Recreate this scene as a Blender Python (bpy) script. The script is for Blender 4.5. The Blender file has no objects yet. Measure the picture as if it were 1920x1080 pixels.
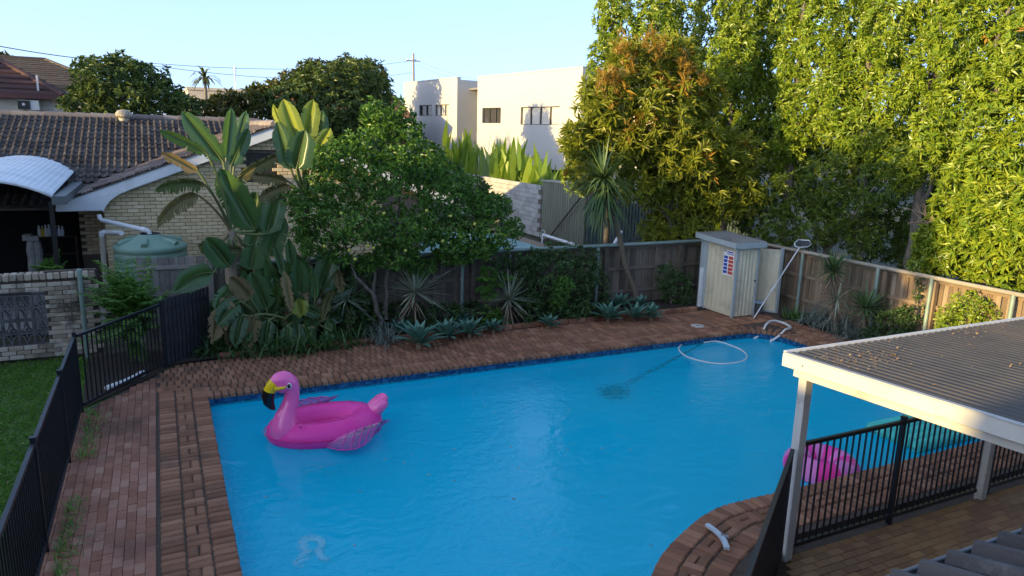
import bpy, bmesh, math, random
import numpy as np
from mathutils import Vector, Matrix
from mathutils.geometry import tessellate_polygon

random.seed(7); RNG = np.random.default_rng(11)
S = bpy.context.scene; COL = S.collection

# ------------------------------------------------------------------ camera
F_PX, PITCH, ROLL, YAW = 1354.99, 0.2114047, 0.0275623, 0.4539815   # yaw clockwise from +Y (the pool's own axis)
CAM = Vector((0.0, 0.0, 4.3))
_f = Vector((math.sin(YAW)*math.cos(PITCH), math.cos(YAW)*math.cos(PITCH), -math.sin(PITCH)))
_r = Vector((math.cos(YAW), -math.sin(YAW), 0.0)); _u = _r.cross(_f)
C_R = _r*math.cos(ROLL) + _u*math.sin(ROLL); C_U = -_r*math.sin(ROLL) + _u*math.cos(ROLL); C_F = _f
cam = bpy.data.cameras.new('camera'); cam_o = bpy.data.objects.new('camera', cam); COL.objects.link(cam_o)
cam_o.matrix_world = Matrix(((C_R.x, C_U.x, -C_F.x, CAM.x), (C_R.y, C_U.y, -C_F.y, CAM.y), (C_R.z, C_U.z, -C_F.z, CAM.z), (0, 0, 0, 1)))
cam.sensor_width = 36.0; cam.lens = F_PX/1920*36.0; cam.clip_start = 0.05; cam.clip_end = 3000
S.camera = cam_o

# ------------------------------------------------------------------ light
SUN_EL = math.radians(8.5); SUN_AZ = math.radians(11.0)              # light travels towards +X, a little +Y, nearly level
world = bpy.data.worlds.new('World'); S.world = world; world.use_nodes = True
wn = world.node_tree; wn.nodes.clear()
sky = wn.nodes.new('ShaderNodeTexSky'); sky.sky_type = 'NISHITA'; sky.sun_disc = False
sky.sun_elevation = SUN_EL; sky.altitude = 20; sky.air_density = 0.3; sky.dust_density = 2.0; sky.ozone_density = 3.2
sdir = Vector((-math.cos(SUN_EL)*math.cos(SUN_AZ), -math.cos(SUN_EL)*math.sin(SUN_AZ), math.sin(SUN_EL)))   # towards the sun
sky.sun_rotation = math.atan2(sdir.x, sdir.y)
bg = wn.nodes.new('ShaderNodeBackground'); bg.inputs['Strength'].default_value = 0.15
wo = wn.nodes.new('ShaderNodeOutputWorld')
gm = wn.nodes.new('ShaderNodeGamma'); gm.inputs['Gamma'].default_value = 0.55      # softens the single-scattering sky's dark zenith evenly over the whole dome
wn.links.new(sky.outputs[0], gm.inputs[0]); wn.links.new(gm.outputs[0], bg.inputs[0]); wn.links.new(bg.outputs[0], wo.inputs[0])
sl = bpy.data.lights.new('sun', 'SUN'); sl.energy = 2.0; sl.angle = math.radians(0.6); sl.color = (0.72, 0.52, 0.205)
so = bpy.data.objects.new('sun', sl); COL.objects.link(so); so.location = (-20, 0, 30)
so.rotation_euler = (-sdir).to_track_quat('-Z', 'Y').to_euler()
S.view_settings.view_transform = 'Standard'; S.view_settings.look = 'None'; S.view_settings.gamma = 1.0
S.view_settings.use_curve_mapping = False; S.view_settings.exposure = 2.74
S.render.engine = 'CYCLES'; S.cycles.max_bounces = 18; S.cycles.diffuse_bounces = 12; S.cycles.transmission_bounces = 14; S.cycles.transparent_max_bounces = 12
S.cycles.caustics_reflective = True; S.cycles.use_denoising = True

# ------------------------------------------------------------------ photo rays -> places
def ray(x, y): return (C_R*((x-960)/F_PX) + C_U*((540-y)/F_PX) + C_F)
def G(x, y, z=0.0):
    d = ray(x, y); return CAM + d*((z-CAM.z)/d.z)
def at(x, y, Y=None, X=None):
    d = ray(x, y); return CAM + d*((Y/d.y) if Y is not None else (X/d.x))
def px_m(p): return (Vector(p)-CAM).dot(C_F)/F_PX      # metres per photo pixel at that place

# ------------------------------------------------------------------ materials
MATS = {}
def nd(nt, typ, **kw):
    n = nt.nodes.new(typ)
    for k, v in kw.items(): setattr(n, k, v)
    return n
def ramp(nt, fac, stops):
    r = nd(nt, 'ShaderNodeValToRGB'); e = r.color_ramp.elements
    while len(e) < len(stops): e.new(0.5)
    for i, (p, c) in enumerate(stops): e[i].position = p; e[i].color = (*c, 1)
    nt.links.new(fac, r.inputs[0]); return r.outputs[0]
def noise(nt, scale, detail=5, vec=None, rough=0.55, dist=0.0):
    n = nd(nt, 'ShaderNodeTexNoise'); n.inputs['Scale'].default_value = scale; n.inputs['Detail'].default_value = detail
    n.inputs['Roughness'].default_value = rough; n.inputs['Distortion'].default_value = dist
    if vec is not None: nt.links.new(vec, n.inputs['Vector'])
    return n.outputs['Fac']
def mixc(nt, fac, a, b, mode='MIX'):
    m = nd(nt, 'ShaderNodeMix', data_type='RGBA', blend_type=mode)
    for s, v in ((m.inputs[0], fac), (m.inputs[6], a), (m.inputs[7], b)):
        if hasattr(v, 'is_linked'): nt.links.new(v, s)
        elif isinstance(v, (int, float)): s.default_value = v
        else: s.default_value = (*v, 1)
    return m.outputs[2]
def math_n(nt, op, a, b):
    m = nd(nt, 'ShaderNodeMath', operation=op)
    for s, v in ((m.inputs[0], a), (m.inputs[1], b)):
        if hasattr(v, 'is_linked'): nt.links.new(v, s)
        else: s.default_value = v
    return m.outputs[0]
def coords(nt, stretch=(1, 1, 1), kind='Object'):
    tc = nd(nt, 'ShaderNodeTexCoord')
    if kind == 'World': src = nd(nt, 'ShaderNodeNewGeometry').outputs['Position']
    else: src = tc.outputs[kind]
    mp = nd(nt, 'ShaderNodeMapping'); mp.inputs['Scale'].default_value = stretch
    nt.links.new(src, mp.inputs[0]); return mp.outputs[0]
def rnd(nt):
    """random value of a piece: of its object, mixed with that of its island when pieces are joined"""
    a = nd(nt, 'ShaderNodeObjectInfo').outputs['Random']; b = nd(nt, 'ShaderNodeNewGeometry').outputs['Random Per Island']
    return math_n(nt, 'FRACT', math_n(nt, 'ADD', a, b), 0.0)
def mat(name, cols, rough=0.6, scale=6.0, stretch=(1, 1, 1), bump=0.0, bscale=40.0, metal=0.0, spec=0.5, dirt=None, dscale=1.2, damt=(0.5, 0.75),
        pieces=False, trans=0.0, ior=1.45, coat=0.0, kind='World', subs=0.0):
    """cols: stops of the ramp driven by noise (and by the piece's own random value when pieces)"""
    if name in MATS: return MATS[name]
    m = bpy.data.materials.new(name); m.use_nodes = True; nt = m.node_tree; p = nt.nodes['Principled BSDF']
    v = coords(nt, stretch, kind)
    if len(cols) == 1 and not pieces: cols = [tuple(c*0.9 for c in cols[0]), tuple(min(1, c*1.1) for c in cols[0])]
    n1 = noise(nt, scale, 6, v)
    fac = math_n(nt, 'ADD', math_n(nt, 'MULTIPLY', math_n(nt, 'SUBTRACT', n1, 0.5), 1.5), 0.5)
    if pieces: fac = math_n(nt, 'ADD', math_n(nt, 'MULTIPLY', rnd(nt), 0.75), math_n(nt, 'MULTIPLY', n1, 0.25))
    k = len(cols); col = ramp(nt, fac, [(0.1 + 0.8*i/max(1, k-1), c) for i, c in enumerate(cols)])
    if dirt:
        dn = noise(nt, dscale, 8, coords(nt, (1, 1, 1), kind), 0.65)
        df = ramp(nt, dn, [(damt[0], (0, 0, 0)), (damt[1], (1, 1, 1))])
        col = mixc(nt, df, col, dirt)
    nt.links.new(col, p.inputs['Base Color'])
    p.inputs['Metallic'].default_value = metal; p.inputs['Specular IOR Level'].default_value = spec; p.inputs['IOR'].default_value = ior
    p.inputs['Transmission Weight'].default_value = trans; p.inputs['Coat Weight'].default_value = coat
    rr = nd(nt, 'ShaderNodeMapRange'); nt.links.new(n1, rr.inputs[0]); rr.inputs[3].default_value = max(0, rough-0.1); rr.inputs[4].default_value = min(1, rough+0.1)
    nt.links.new(rr.outputs[0], p.inputs['Roughness'])
    if bump:
        b = nd(nt, 'ShaderNodeBump'); b.inputs['Strength'].default_value = min(1, bump); b.inputs['Distance'].default_value = 0.01
        nt.links.new(noise(nt, bscale, 5, v), b.inputs['Height']); nt.links.new(b.outputs[0], p.inputs['Normal'])
    MATS[name] = m; return m
def leaf_mat(name, cols, trans=0.3, rough=0.42, spec=0.4, tcol=1.6):
    m = bpy.data.materials.new(name); m.use_nodes = True; nt = m.node_tree; p = nt.nodes['Principled BSDF']
    out = nt.nodes['Material Output']
    n1 = noise(nt, 1.3, 3, coords(nt, kind='World'))
    fac = math_n(nt, 'ADD', math_n(nt, 'MULTIPLY', rnd(nt), 0.7), math_n(nt, 'MULTIPLY', math_n(nt, 'SUBTRACT', n1, 0.2), 0.5))
    k = len(cols); col = ramp(nt, fac, [(0.05 + 0.9*i/max(1, k-1), c) for i, c in enumerate(cols)])
    nt.links.new(col, p.inputs['Base Color']); p.inputs['Roughness'].default_value = rough; p.inputs['Specular IOR Level'].default_value = spec
    t = nd(nt, 'ShaderNodeBsdfTranslucent')
    nt.links.new(mixc(nt, 1.0, col, (tcol, tcol*1.02, tcol*0.6), 'MULTIPLY'), t.inputs[0])
    mx = nd(nt, 'ShaderNodeMixShader'); mx.inputs[0].default_value = trans
    nt.links.new(p.outputs[0], mx.inputs[1]); nt.links.new(t.outputs[0], mx.inputs[2]); nt.links.new(mx.outputs[0], out.inputs[0])
    MATS[name] = m; return m

BRICK_RED = mat('red clay brick', [(0.180, 0.082, 0.044), (0.232, 0.108, 0.060), (0.275, 0.130, 0.073), (0.35, 0.18, 0.108)], 0.85, 9, bump=0.6, bscale=55, pieces=True, dirt=(0.06, 0.045, 0.04), dscale=1.6, damt=(0.52, 0.85))
PAVER = mat('mauve clay paver', [(0.245, 0.100, 0.058), (0.29, 0.128, 0.080), (0.325, 0.150, 0.100), (0.39, 0.215, 0.150)], 0.8, 12, bump=0.3, bscale=70, pieces=True, dirt=(0.10, 0.05, 0.032), dscale=0.6, damt=(0.45, 0.7))
PATIO = mat('ochre wet paver', [(0.215, 0.105, 0.050), (0.29, 0.150, 0.070), (0.36, 0.20, 0.09)], 0.45, 8, bump=0.25, bscale=60, pieces=True)
MORTAR = mat('dark sandy joint', [(0.050, 0.037, 0.028), (0.11, 0.08, 0.06)], 0.95, 14, bump=0.5)
CREAM = mat('cream face brick', [(0.58, 0.455, 0.27), (0.69, 0.55, 0.34), (0.77, 0.64, 0.425)], 0.85, 10, bump=0.3, bscale=70, pieces=True)
CREAM_OLD = mat('weathered cream brick', [(0.234, 0.193, 0.144), (0.413, 0.343, 0.261), (0.578, 0.509, 0.413)], 0.9, 8, bump=0.5, bscale=60, pieces=True, dirt=(0.045, 0.042, 0.035), dscale=1.7, damt=(0.48, 0.66))
WALL_JOINT = mat('dark wall mortar', [(0.12, 0.10, 0.08), (0.18, 0.155, 0.125)], 0.95, 14)
BREEZE = mat('grey breeze block', [(0.10, 0.095, 0.095), (0.17, 0.165, 0.165)], 0.9, 9, bump=0.4, dirt=(0.03, 0.03, 0.028), dscale=2.5)
SOIL = mat('dark garden soil', [(0.018, 0.013, 0.010), (0.045, 0.032, 0.022)], 0.95, 7, bump=1.0, bscale=18)
EARTH = mat('yard ground', [(0.035, 0.04, 0.018), (0.07, 0.065, 0.035)], 0.95, 0.8, bump=0.6)
LAWN = mat('mown lawn base', [(0.040, 0.086, 0.016), (0.091, 0.173, 0.033)], 0.9, 2.0, bump=0.8, bscale=60)
CONC = mat('pale concrete', [(0.26, 0.25, 0.24), (0.36, 0.35, 0.33)], 0.85, 3, bump=0.2, dirt=(0.13, 0.12, 0.11))
POOLP = mat('blue pool plaster', [(0.004, 0.72, 0.92), (0.010, 0.76, 0.94)], 0.7, 0.9)
TILE_B = mat('blue mosaic tile', [(0.004, 0.03, 0.10), (0.01, 0.075, 0.20), (0.03, 0.16, 0.33)], 0.2, 8, pieces=True)
STEEL_BK = mat('satin black powder coat', [(0.007, 0.009, 0.014), (0.012, 0.015, 0.021)], 0.38, 8, spec=0.5)
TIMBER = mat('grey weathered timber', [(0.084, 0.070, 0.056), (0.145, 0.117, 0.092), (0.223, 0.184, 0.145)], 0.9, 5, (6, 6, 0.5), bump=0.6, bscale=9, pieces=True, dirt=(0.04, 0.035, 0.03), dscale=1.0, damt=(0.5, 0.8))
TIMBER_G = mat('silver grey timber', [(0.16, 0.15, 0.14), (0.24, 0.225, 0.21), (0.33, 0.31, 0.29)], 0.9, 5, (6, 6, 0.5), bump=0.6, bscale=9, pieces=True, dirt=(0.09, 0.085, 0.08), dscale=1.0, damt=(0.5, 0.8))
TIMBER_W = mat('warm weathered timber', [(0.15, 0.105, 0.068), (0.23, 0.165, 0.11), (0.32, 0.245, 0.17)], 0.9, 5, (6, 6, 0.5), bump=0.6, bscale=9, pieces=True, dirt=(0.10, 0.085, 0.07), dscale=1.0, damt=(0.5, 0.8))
GREEN_PIPE = mat('faded green galvanised pipe', [(0.182, 0.260, 0.234), (0.286, 0.364, 0.338)], 0.5, 5, metal=0.2)
WHITE_P = mat('white gloss paint', [(0.58, 0.57, 0.55), (0.66, 0.65, 0.63)], 0.5, 3, dirt=(0.30, 0.29, 0.27), dscale=1.4, damt=(0.62, 0.85))
WHITE_OLD = mat('mildewed white paint', [(0.46, 0.445, 0.415), (0.58, 0.565, 0.53)], 0.6, 3, dirt=(0.16, 0.155, 0.15), dscale=2.6, damt=(0.56, 0.74))
BLUEWHITE = mat('pale fascia paint', [(0.62, 0.67, 0.72), (0.74, 0.78, 0.82)], 0.5, 1.5, dirt=(0.45, 0.48, 0.52), dscale=1.2)
RENDER_W = mat('white wall render', [(0.42, 0.415, 0.41), (0.45, 0.445, 0.44)], 0.8, 0.5, dirt=(0.39, 0.38, 0.37), dscale=0.25, damt=(0.5, 0.9))
GLASS_D = mat('dark window glass', [(0.03, 0.035, 0.04), (0.06, 0.06, 0.065)], 0.08, 2, spec=0.8)
BLIND = mat('pale blind behind glass', [(0.50, 0.46, 0.40), (0.62, 0.58, 0.52)], 0.25, 1, spec=0.8)
FRAME_D = mat('dark aluminium frame', [(0.035, 0.033, 0.033), (0.06, 0.058, 0.056)], 0.45, 4)
SHED_C = mat('cream colour steel', [(0.60, 0.54, 0.38), (0.70, 0.63, 0.46)], 0.5, 2.5, (3, 3, 0.6), dirt=(0.33, 0.31, 0.25), dscale=1.5)
SHED_T = mat('faded blue green steel trim', [(0.30, 0.36, 0.37), (0.40, 0.45, 0.46)], 0.5, 3)
ROOF_G = mat('grey corrugated steel', [(0.20, 0.20, 0.205), (0.30, 0.295, 0.29)], 0.5, 2.5, metal=0.3, dirt=(0.14, 0.125, 0.11), dscale=1.6)
ROOF_P = mat('dusty grey patio roof', [(0.069, 0.063, 0.059), (0.102, 0.095, 0.087)], 0.55, 3, metal=0.15, dirt=(0.13, 0.105, 0.085), dscale=1.1, damt=(0.45, 0.8))
RUST_SHED = mat('olive green corrugated steel', [(0.14, 0.15, 0.115), (0.20, 0.21, 0.165)], 0.55, 3, (1, 1, 0.4))
BLUE_STEEL = mat('dark blue green corrugated steel', [(0.04, 0.062, 0.068), (0.07, 0.10, 0.105)], 0.5, 3)
TILE_DK = mat('dark concrete roof tile', [(0.040, 0.031, 0.028), (0.062, 0.050, 0.044), (0.092, 0.076, 0.067)], 0.85, 9, bump=0.5, bscale=50, pieces=True, dirt=(0.22, 0.20, 0.19), dscale=7.0, damt=(0.57, 0.72))
TILE_BR = mat('lichen brown roof tile', [(0.084, 0.062, 0.058), (0.138, 0.108, 0.098), (0.192, 0.156, 0.144)], 0.9, 5, bump=0.7, bscale=30, pieces=True, dirt=(0.25, 0.22, 0.20), dscale=5, damt=(0.6, 0.78))
TILE_RED = mat('maroon roof tile', [(0.045, 0.020, 0.020), (0.075, 0.034, 0.032)], 0.8, 4, bump=0.4, pieces=True)
MAROON = mat('maroon gutter', [(0.085, 0.03, 0.028)], 0.5)
STUCCO = mat('pale weatherboard paint', [(0.50, 0.47, 0.40), (0.58, 0.55, 0.48)], 0.7, 1.2)
BEIGE = mat('beige rendered wall', [(0.52, 0.44, 0.34), (0.60, 0.52, 0.42)], 0.8, 0.6)
TANK_G = mat('pale green polyethylene', [(0.15, 0.27, 0.215), (0.20, 0.325, 0.26)], 0.45, 2)
PVC = mat('white pvc', [(0.66, 0.69, 0.73), (0.78, 0.80, 0.83)], 0.35, 4)
PVC_B = mat('cream pvc', [(0.40, 0.36, 0.30), (0.50, 0.46, 0.39)], 0.5, 4)
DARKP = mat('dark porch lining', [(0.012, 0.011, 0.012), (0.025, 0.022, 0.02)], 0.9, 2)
STONE = mat('pale carved stone', [(0.18, 0.175, 0.17), (0.32, 0.31, 0.30)], 0.9, 12, bump=0.6, bscale=30)
BARK = mat('mottled bark', [(0.06, 0.05, 0.04), (0.13, 0.115, 0.095), (0.25, 0.23, 0.20)], 0.9, 10, (1, 1, 0.5), bump=0.9, bscale=25)
BARK_Y = mat('ringed yucca bark', [(0.10, 0.08, 0.055), (0.20, 0.17, 0.12)], 0.95, 9, (1, 1, 4), bump=1.0, bscale=12)
THATCH = mat('dead leaf thatch', [(0.10, 0.07, 0.045), (0.20, 0.15, 0.10), (0.30, 0.24, 0.18)], 0.9, 8, bump=0.6, pieces=True)
PINK = mat('hot pink vinyl', [(0.88, 0.13, 0.40), (0.90, 0.15, 0.44)], 0.16, 3, spec=0.6, coat=0.3)
PINK_T = mat('clear magenta vinyl', [(0.86, 0.05, 0.36), (0.90, 0.09, 0.42)], 0.12, 3, spec=0.6, trans=0.12, ior=1.2)
VIO_T = mat('clear violet vinyl', [(0.36, 0.30, 0.62), (0.55, 0.28, 0.60), (0.75, 0.24, 0.45)], 0.12, 2.2, spec=0.6, trans=0.72, ior=1.15)
SEATP = mat('deep pink vinyl', [(0.62, 0.01, 0.17), (0.68, 0.02, 0.21)], 0.25, 3)
RING_T = mat('clear pale pink vinyl', [(0.80, 0.22, 0.58), (0.86, 0.30, 0.62)], 0.12, 3, spec=0.6, trans=0.2, ior=1.15)
TEAL_T = mat('clear teal vinyl', [(0.10, 0.72, 0.62), (0.18, 0.80, 0.70)], 0.15, 3, trans=0.4, ior=1.12)
YELLOW = mat('yellow vinyl', [(0.80, 0.55, 0.01)], 0.2); BLACKV = mat('black vinyl', [(0.008, 0.008, 0.010)], 0.2); WHITEV = mat('white vinyl', [(0.8, 0.8, 0.8)], 0.25)
HOSE = mat('pale ribbed hose', [(0.55, 0.55, 0.53), (0.68, 0.68, 0.66)], 0.5, 5); CLEAN = mat('dark cleaner plastic', [(0.004, 0.006, 0.010)], 0.5)
HOSE_D = mat('dark submerged hose', [(0.006, 0.02, 0.05)], 0.5)
ALGAE = mat('dark algae', [(0.005, 0.05, 0.09), (0.01, 0.08, 0.12)], 0.9, 9)
ALU = mat('brushed aluminium', [(0.62, 0.63, 0.65), (0.74, 0.75, 0.77)], 0.35, 4, metal=0.6)
SIGN_B = mat('sign blue print', [(0.02, 0.06, 0.42)], 0.4); SIGN_R = mat('sign red print', [(0.62, 0.10, 0.07)], 0.4); SIGN_K = mat('sign dark print', [(0.05, 0.06, 0.09)], 0.4)
POOL2 = mat('pale turquoise water', [(0.18, 0.42, 0.45), (0.24, 0.5, 0.53)], 0.1, 2)
WOODP = mat('grey power pole timber', [(0.22, 0.19, 0.16), (0.32, 0.28, 0.24)], 0.9, 4)
WIRE = mat('black cable', [(0.16, 0.18, 0.20)], 0.6); COPPER = mat('terracotta', [(0.22, 0.07, 0.04)], 0.8)
LITTER = mat('dry leaf litter', [(0.20, 0.11, 0.05), (0.34, 0.22, 0.11), (0.42, 0.32, 0.2)], 0.9, 9, pieces=True)

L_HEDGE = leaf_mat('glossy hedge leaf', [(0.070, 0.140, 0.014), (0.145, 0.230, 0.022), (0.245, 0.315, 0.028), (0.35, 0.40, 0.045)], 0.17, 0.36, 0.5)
L_HEDGE_SHADE = leaf_mat('shade toned deep green hedge leaf', [(0.052, 0.091, 0.013), (0.091, 0.143, 0.018), (0.143, 0.202, 0.026)], 0.22, 0.38, 0.5)  # darker hedge leaf, its colour carries the shade on the low and deep trees
L_MANGO = leaf_mat('pale whorled leaf', [(0.115, 0.155, 0.018), (0.205, 0.235, 0.026), (0.31, 0.32, 0.045)], 0.28, 0.4, 0.5)
L_ORANGE = leaf_mat('orange new leaf', [(0.22, 0.13, 0.018), (0.34, 0.19, 0.03), (0.32, 0.25, 0.045)], 0.3, 0.45)
L_CITRUS = leaf_mat('citrus leaf', [(0.030, 0.082, 0.015), (0.060, 0.142, 0.022), (0.104, 0.218, 0.030), (0.186, 0.306, 0.049)], 0.28, 0.4, 0.5)
L_BG = leaf_mat('far dark leaf', [(0.045, 0.075, 0.024), (0.083, 0.128, 0.033), (0.143, 0.188, 0.045)], 0.2)
L_BG2 = leaf_mat('far olive leaf', [(0.035, 0.045, 0.012), (0.075, 0.085, 0.022), (0.13, 0.13, 0.035)], 0.25)
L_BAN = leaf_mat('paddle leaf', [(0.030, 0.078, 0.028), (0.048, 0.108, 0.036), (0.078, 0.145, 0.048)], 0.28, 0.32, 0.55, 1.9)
L_BAN_Y_SUN = leaf_mat('sun toned yellow green paddle leaf', [(0.192, 0.240, 0.026), (0.276, 0.324, 0.042), (0.324, 0.348, 0.072)], 0.35, 0.35, 0.5)  # yellowish leaf, brightened so the colour carries sunlight on the top leaves
L_BAN_DRY = leaf_mat('browning paddle leaf', [(0.060, 0.095, 0.030), (0.11, 0.105, 0.042), (0.24, 0.175, 0.10)], 0.2, 0.7, 0.2)
STALK = leaf_mat('green leaf stalk', [(0.09, 0.125, 0.035), (0.15, 0.18, 0.07)], 0.0, 0.5)
L_HELI = leaf_mat('bright upright leaf', [(0.072, 0.145, 0.022), (0.160, 0.254, 0.029), (0.275, 0.348, 0.043)], 0.35, 0.4)
L_AGAVE = leaf_mat('blue green agave leaf', [(0.056, 0.155, 0.114), (0.087, 0.205, 0.155), (0.125, 0.255, 0.193)], 0.08, 0.5, 0.4, 1.2)
L_YUCCA = leaf_mat('stiff sword leaf', [(0.041, 0.090, 0.032), (0.080, 0.145, 0.051), (0.145, 0.210, 0.072)], 0.15, 0.45)
L_YUCCA_S = leaf_mat('striped sword leaf', [(0.14, 0.18, 0.13), (0.24, 0.28, 0.20), (0.36, 0.38, 0.29)], 0.12, 0.5)
L_STRAP = leaf_mat('strap leaf', [(0.022, 0.068, 0.025), (0.049, 0.117, 0.034), (0.094, 0.173, 0.042)], 0.25, 0.45)
L_SILVER = leaf_mat('silver strap leaf', [(0.10, 0.135, 0.115), (0.16, 0.205, 0.175), (0.22, 0.26, 0.23)], 0.12, 0.5)
L_SHRUB = leaf_mat('dark shrub leaf', [(0.022, 0.053, 0.018), (0.053, 0.104, 0.030), (0.094, 0.166, 0.046)], 0.22)
L_FERN = leaf_mat('fern leaf', [(0.059, 0.139, 0.033), (0.109, 0.242, 0.046), (0.178, 0.347, 0.062)], 0.3)
L_GRASS = leaf_mat('grass blade', [(0.057, 0.136, 0.022), (0.106, 0.231, 0.037), (0.200, 0.352, 0.059)], 0.3)

# ------------------------------------------------------------------ object helpers
def prop(o, label=None, cat=None, group=None, kind=None):
    if label: o['label'] = label
    if cat: o['category'] = cat
    if group: o['group'] = group
    if kind: o['kind'] = kind
    return o
def thing(name, label, cat, loc=(0, 0, 0), group=None):
    o = bpy.data.objects.new(name, None); o.empty_display_size = 0.2; o.location = loc; COL.objects.link(o)
    return prop(o, label, cat, group)
def origin_of(o):
    v = Vector((0, 0, 0))
    while o is not None: v += o.location; o = o.parent
    return v
def link(name, me, parent=None, loc=None, rot=None, sc=None):
    o = bpy.data.objects.new(name, me); COL.objects.link(o)
    if parent is not None: o.parent = parent
    if loc is not None: o.location = Vector(loc) - (origin_of(parent) if parent is not None else Vector((0, 0, 0)))
    if rot is not None: o.rotation_euler = rot
    if sc is not None: o.scale = sc
    return o
def np_mesh(name, V, F, mats, mi=None, smooth=False):
    """V (n,3); F list of (k,m) index arrays"""
    me = bpy.data.meshes.new(name); V = np.asarray(V, np.float32)
    me.vertices.add(len(V)); me.vertices.foreach_set('co', V.ravel())
    tot = sum(f.size for f in F); npol = sum(len(f) for f in F)
    me.loops.add(tot); me.loops.foreach_set('vertex_index', np.concatenate([f.ravel() for f in F]).astype(np.int32))
    me.polygons.add(npol)
    lt = np.concatenate([np.full(len(f), f.shape[1]) for f in F]); ls = np.concatenate([[0], np.cumsum(lt)[:-1]])
    me.polygons.foreach_set('loop_start', ls.astype(np.int32)); me.polygons.foreach_set('loop_total', lt.astype(np.int32))
    for m in mats: me.materials.append(m)
    if mi is not None: me.polygons.foreach_set('material_index', np.asarray(mi, np.int32))
    me.polygons.foreach_set('use_smooth', np.full(npol, bool(smooth)))
    me.update(calc_edges=True); return me
class MB:
    """collects geometry in world coordinates, then becomes one mesh object"""
    def __init__(s): s.v = []; s.f = []; s.m = []; s.s = []
    def add(s, vs, fs, mi=0, smooth=False):
        o = len(s.v); s.v += [tuple(v) for v in vs]; s.f += [tuple(i+o for i in f) for f in fs]; s.m += [mi]*len(fs); s.s += [smooth]*len(fs); return s
    def box(s, lo, hi, mi=0, M=None):
        x0, y0, z0 = lo; x1, y1, z1 = hi
        vs = [Vector(p) for p in ((x0, y0, z0), (x1, y0, z0), (x1, y1, z0), (x0, y1, z0), (x0, y0, z1), (x1, y0, z1), (x1, y1, z1), (x0, y1, z1))]
        if M is not None: vs = [M @ v for v in vs]
        return s.add(vs, [(0, 3, 2, 1), (4, 5, 6, 7), (0, 1, 5, 4), (1, 2, 6, 5), (2, 3, 7, 6), (3, 0, 4, 7)], mi)
    def bar(s, a, b, w, h, mi=0, up=(0, 0, 1)):
        a, b = Vector(a), Vector(b); d = (b-a).normalized(); u = Vector(up)
        if abs(d.dot(u)) > 0.98: u = Vector((0, 1, 0))
        r = d.cross(u).normalized()*(w/2); t = r.cross(d).normalized()*(h/2)
        vs = [a-r-t, a+r-t, a+r+t, a-r+t, b-r-t, b+r-t, b+r+t, b-r+t]
        return s.add(vs, [(0, 3, 2, 1), (4, 5, 6, 7), (0, 1, 5, 4), (1, 2, 6, 5), (2, 3, 7, 6), (3, 0, 4, 7)], mi)
    def tube(s, pts, rad, n=10, mi=0, cap=True, flat=(1, 1), smooth=True):
        pts = [Vector(p) for p in pts]; k = len(pts); rads = rad if hasattr(rad, '__len__') else [rad]*k
        t0 = (pts[1]-pts[0]).normalized(); nrm = t0.orthogonal().normalized(); vs = []
        for i, p in enumerate(pts):
            t = (pts[min(k-1, i+1)]-pts[max(0, i-1)]).normalized()
            nrm = (nrm - t*nrm.dot(t)).normalized(); b = t.cross(nrm)
            for j in range(n):
                a = 2*math.pi*j/n; vs.append(p + nrm*(math.cos(a)*rads[i]*flat[0]) + b*(math.sin(a)*rads[i]*flat[1]))
        fs = [(i*n+j, i*n+(j+1) % n, (i+1)*n+(j+1) % n, (i+1)*n+j) for i in range(k-1) for j in range(n)]
        s.add(vs, fs, mi, smooth)
        if cap: s.add(vs[:n], [tuple(range(n-1, -1, -1))], mi); s.add(vs[-n:], [tuple(range(n))], mi)
        return s
    def lathe(s, c, prof, n=24, mi=0, smooth=True):
        c = Vector(c); vs = [c + Vector((r*math.cos(2*math.pi*j/n), r*math.sin(2*math.pi*j/n), z)) for r, z in prof for j in range(n)]
        fs = [(i*n+j, i*n+(j+1) % n, (i+1)*n+(j+1) % n, (i+1)*n+j) for i in range(len(prof)-1) for j in range(n)]
        return s.add(vs, fs, mi, smooth)
    def prism(s, poly, d, mi=0):
        """poly: coplanar points in order; d: extrusion vector"""
        k = len(poly); a = [Vector(p) for p in poly]; b = [p + Vector(d) for p in a]
        return s.add(a+b, [tuple(range(k-1, -1, -1)), tuple(range(k, 2*k))] + [(i, (i+1) % k, k+(i+1) % k, k+i) for i in range(k)], mi)
    def ball(s, c, r, mi=0, n=12, m=8, M=None):
        rx, ry, rz = r if hasattr(r, '__len__') else (r, r, r); c = Vector(c); vs = []
        for i in range(m+1):
            th = math.pi*i/m
            for j in range(n):
                v = Vector((rx*math.sin(th)*math.cos(2*math.pi*j/n), ry*math.sin(th)*math.sin(2*math.pi*j/n), rz*math.cos(th)))
                vs.append(c + (M @ v if M is not None else v))
        return s.add(vs, [(i*n+j, (i+1)*n+j, (i+1)*n+(j+1) % n, i*n+(j+1) % n) for i in range(m) for j in range(n)], mi, True)
    def mesh(s, name, mats, off=Vector((0, 0, 0))):
        me = bpy.data.meshes.new(name); me.from_pydata([tuple(Vector(v)-off) for v in s.v], [], s.f)
        for m in (mats if isinstance(mats, (list, tuple)) else [mats]): me.materials.append(m)
        me.polygons.foreach_set('material_index', s.m); me.polygons.foreach_set('use_smooth', s.s)
        bm = bmesh.new(); bm.from_mesh(me); bmesh.ops.recalc_face_normals(bm, faces=bm.faces); bm.to_mesh(me); bm.free(); me.update(); return me
    def build(s, name, mats, parent=None, bevel=0.0, **pr):
        off = origin_of(parent) if parent is not None else Vector((0, 0, 0))
        o = link(name, s.mesh(name, mats, off), parent)
        if bevel:
            b = o.modifiers.new('edge', 'BEVEL'); b.width = bevel; b.segments = 1; b.limit_method = 'ANGLE'
        return prop(o, **pr)
def struct(mb, name, mats, **k): return mb.build(name, mats, kind='structure', **k)

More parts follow.
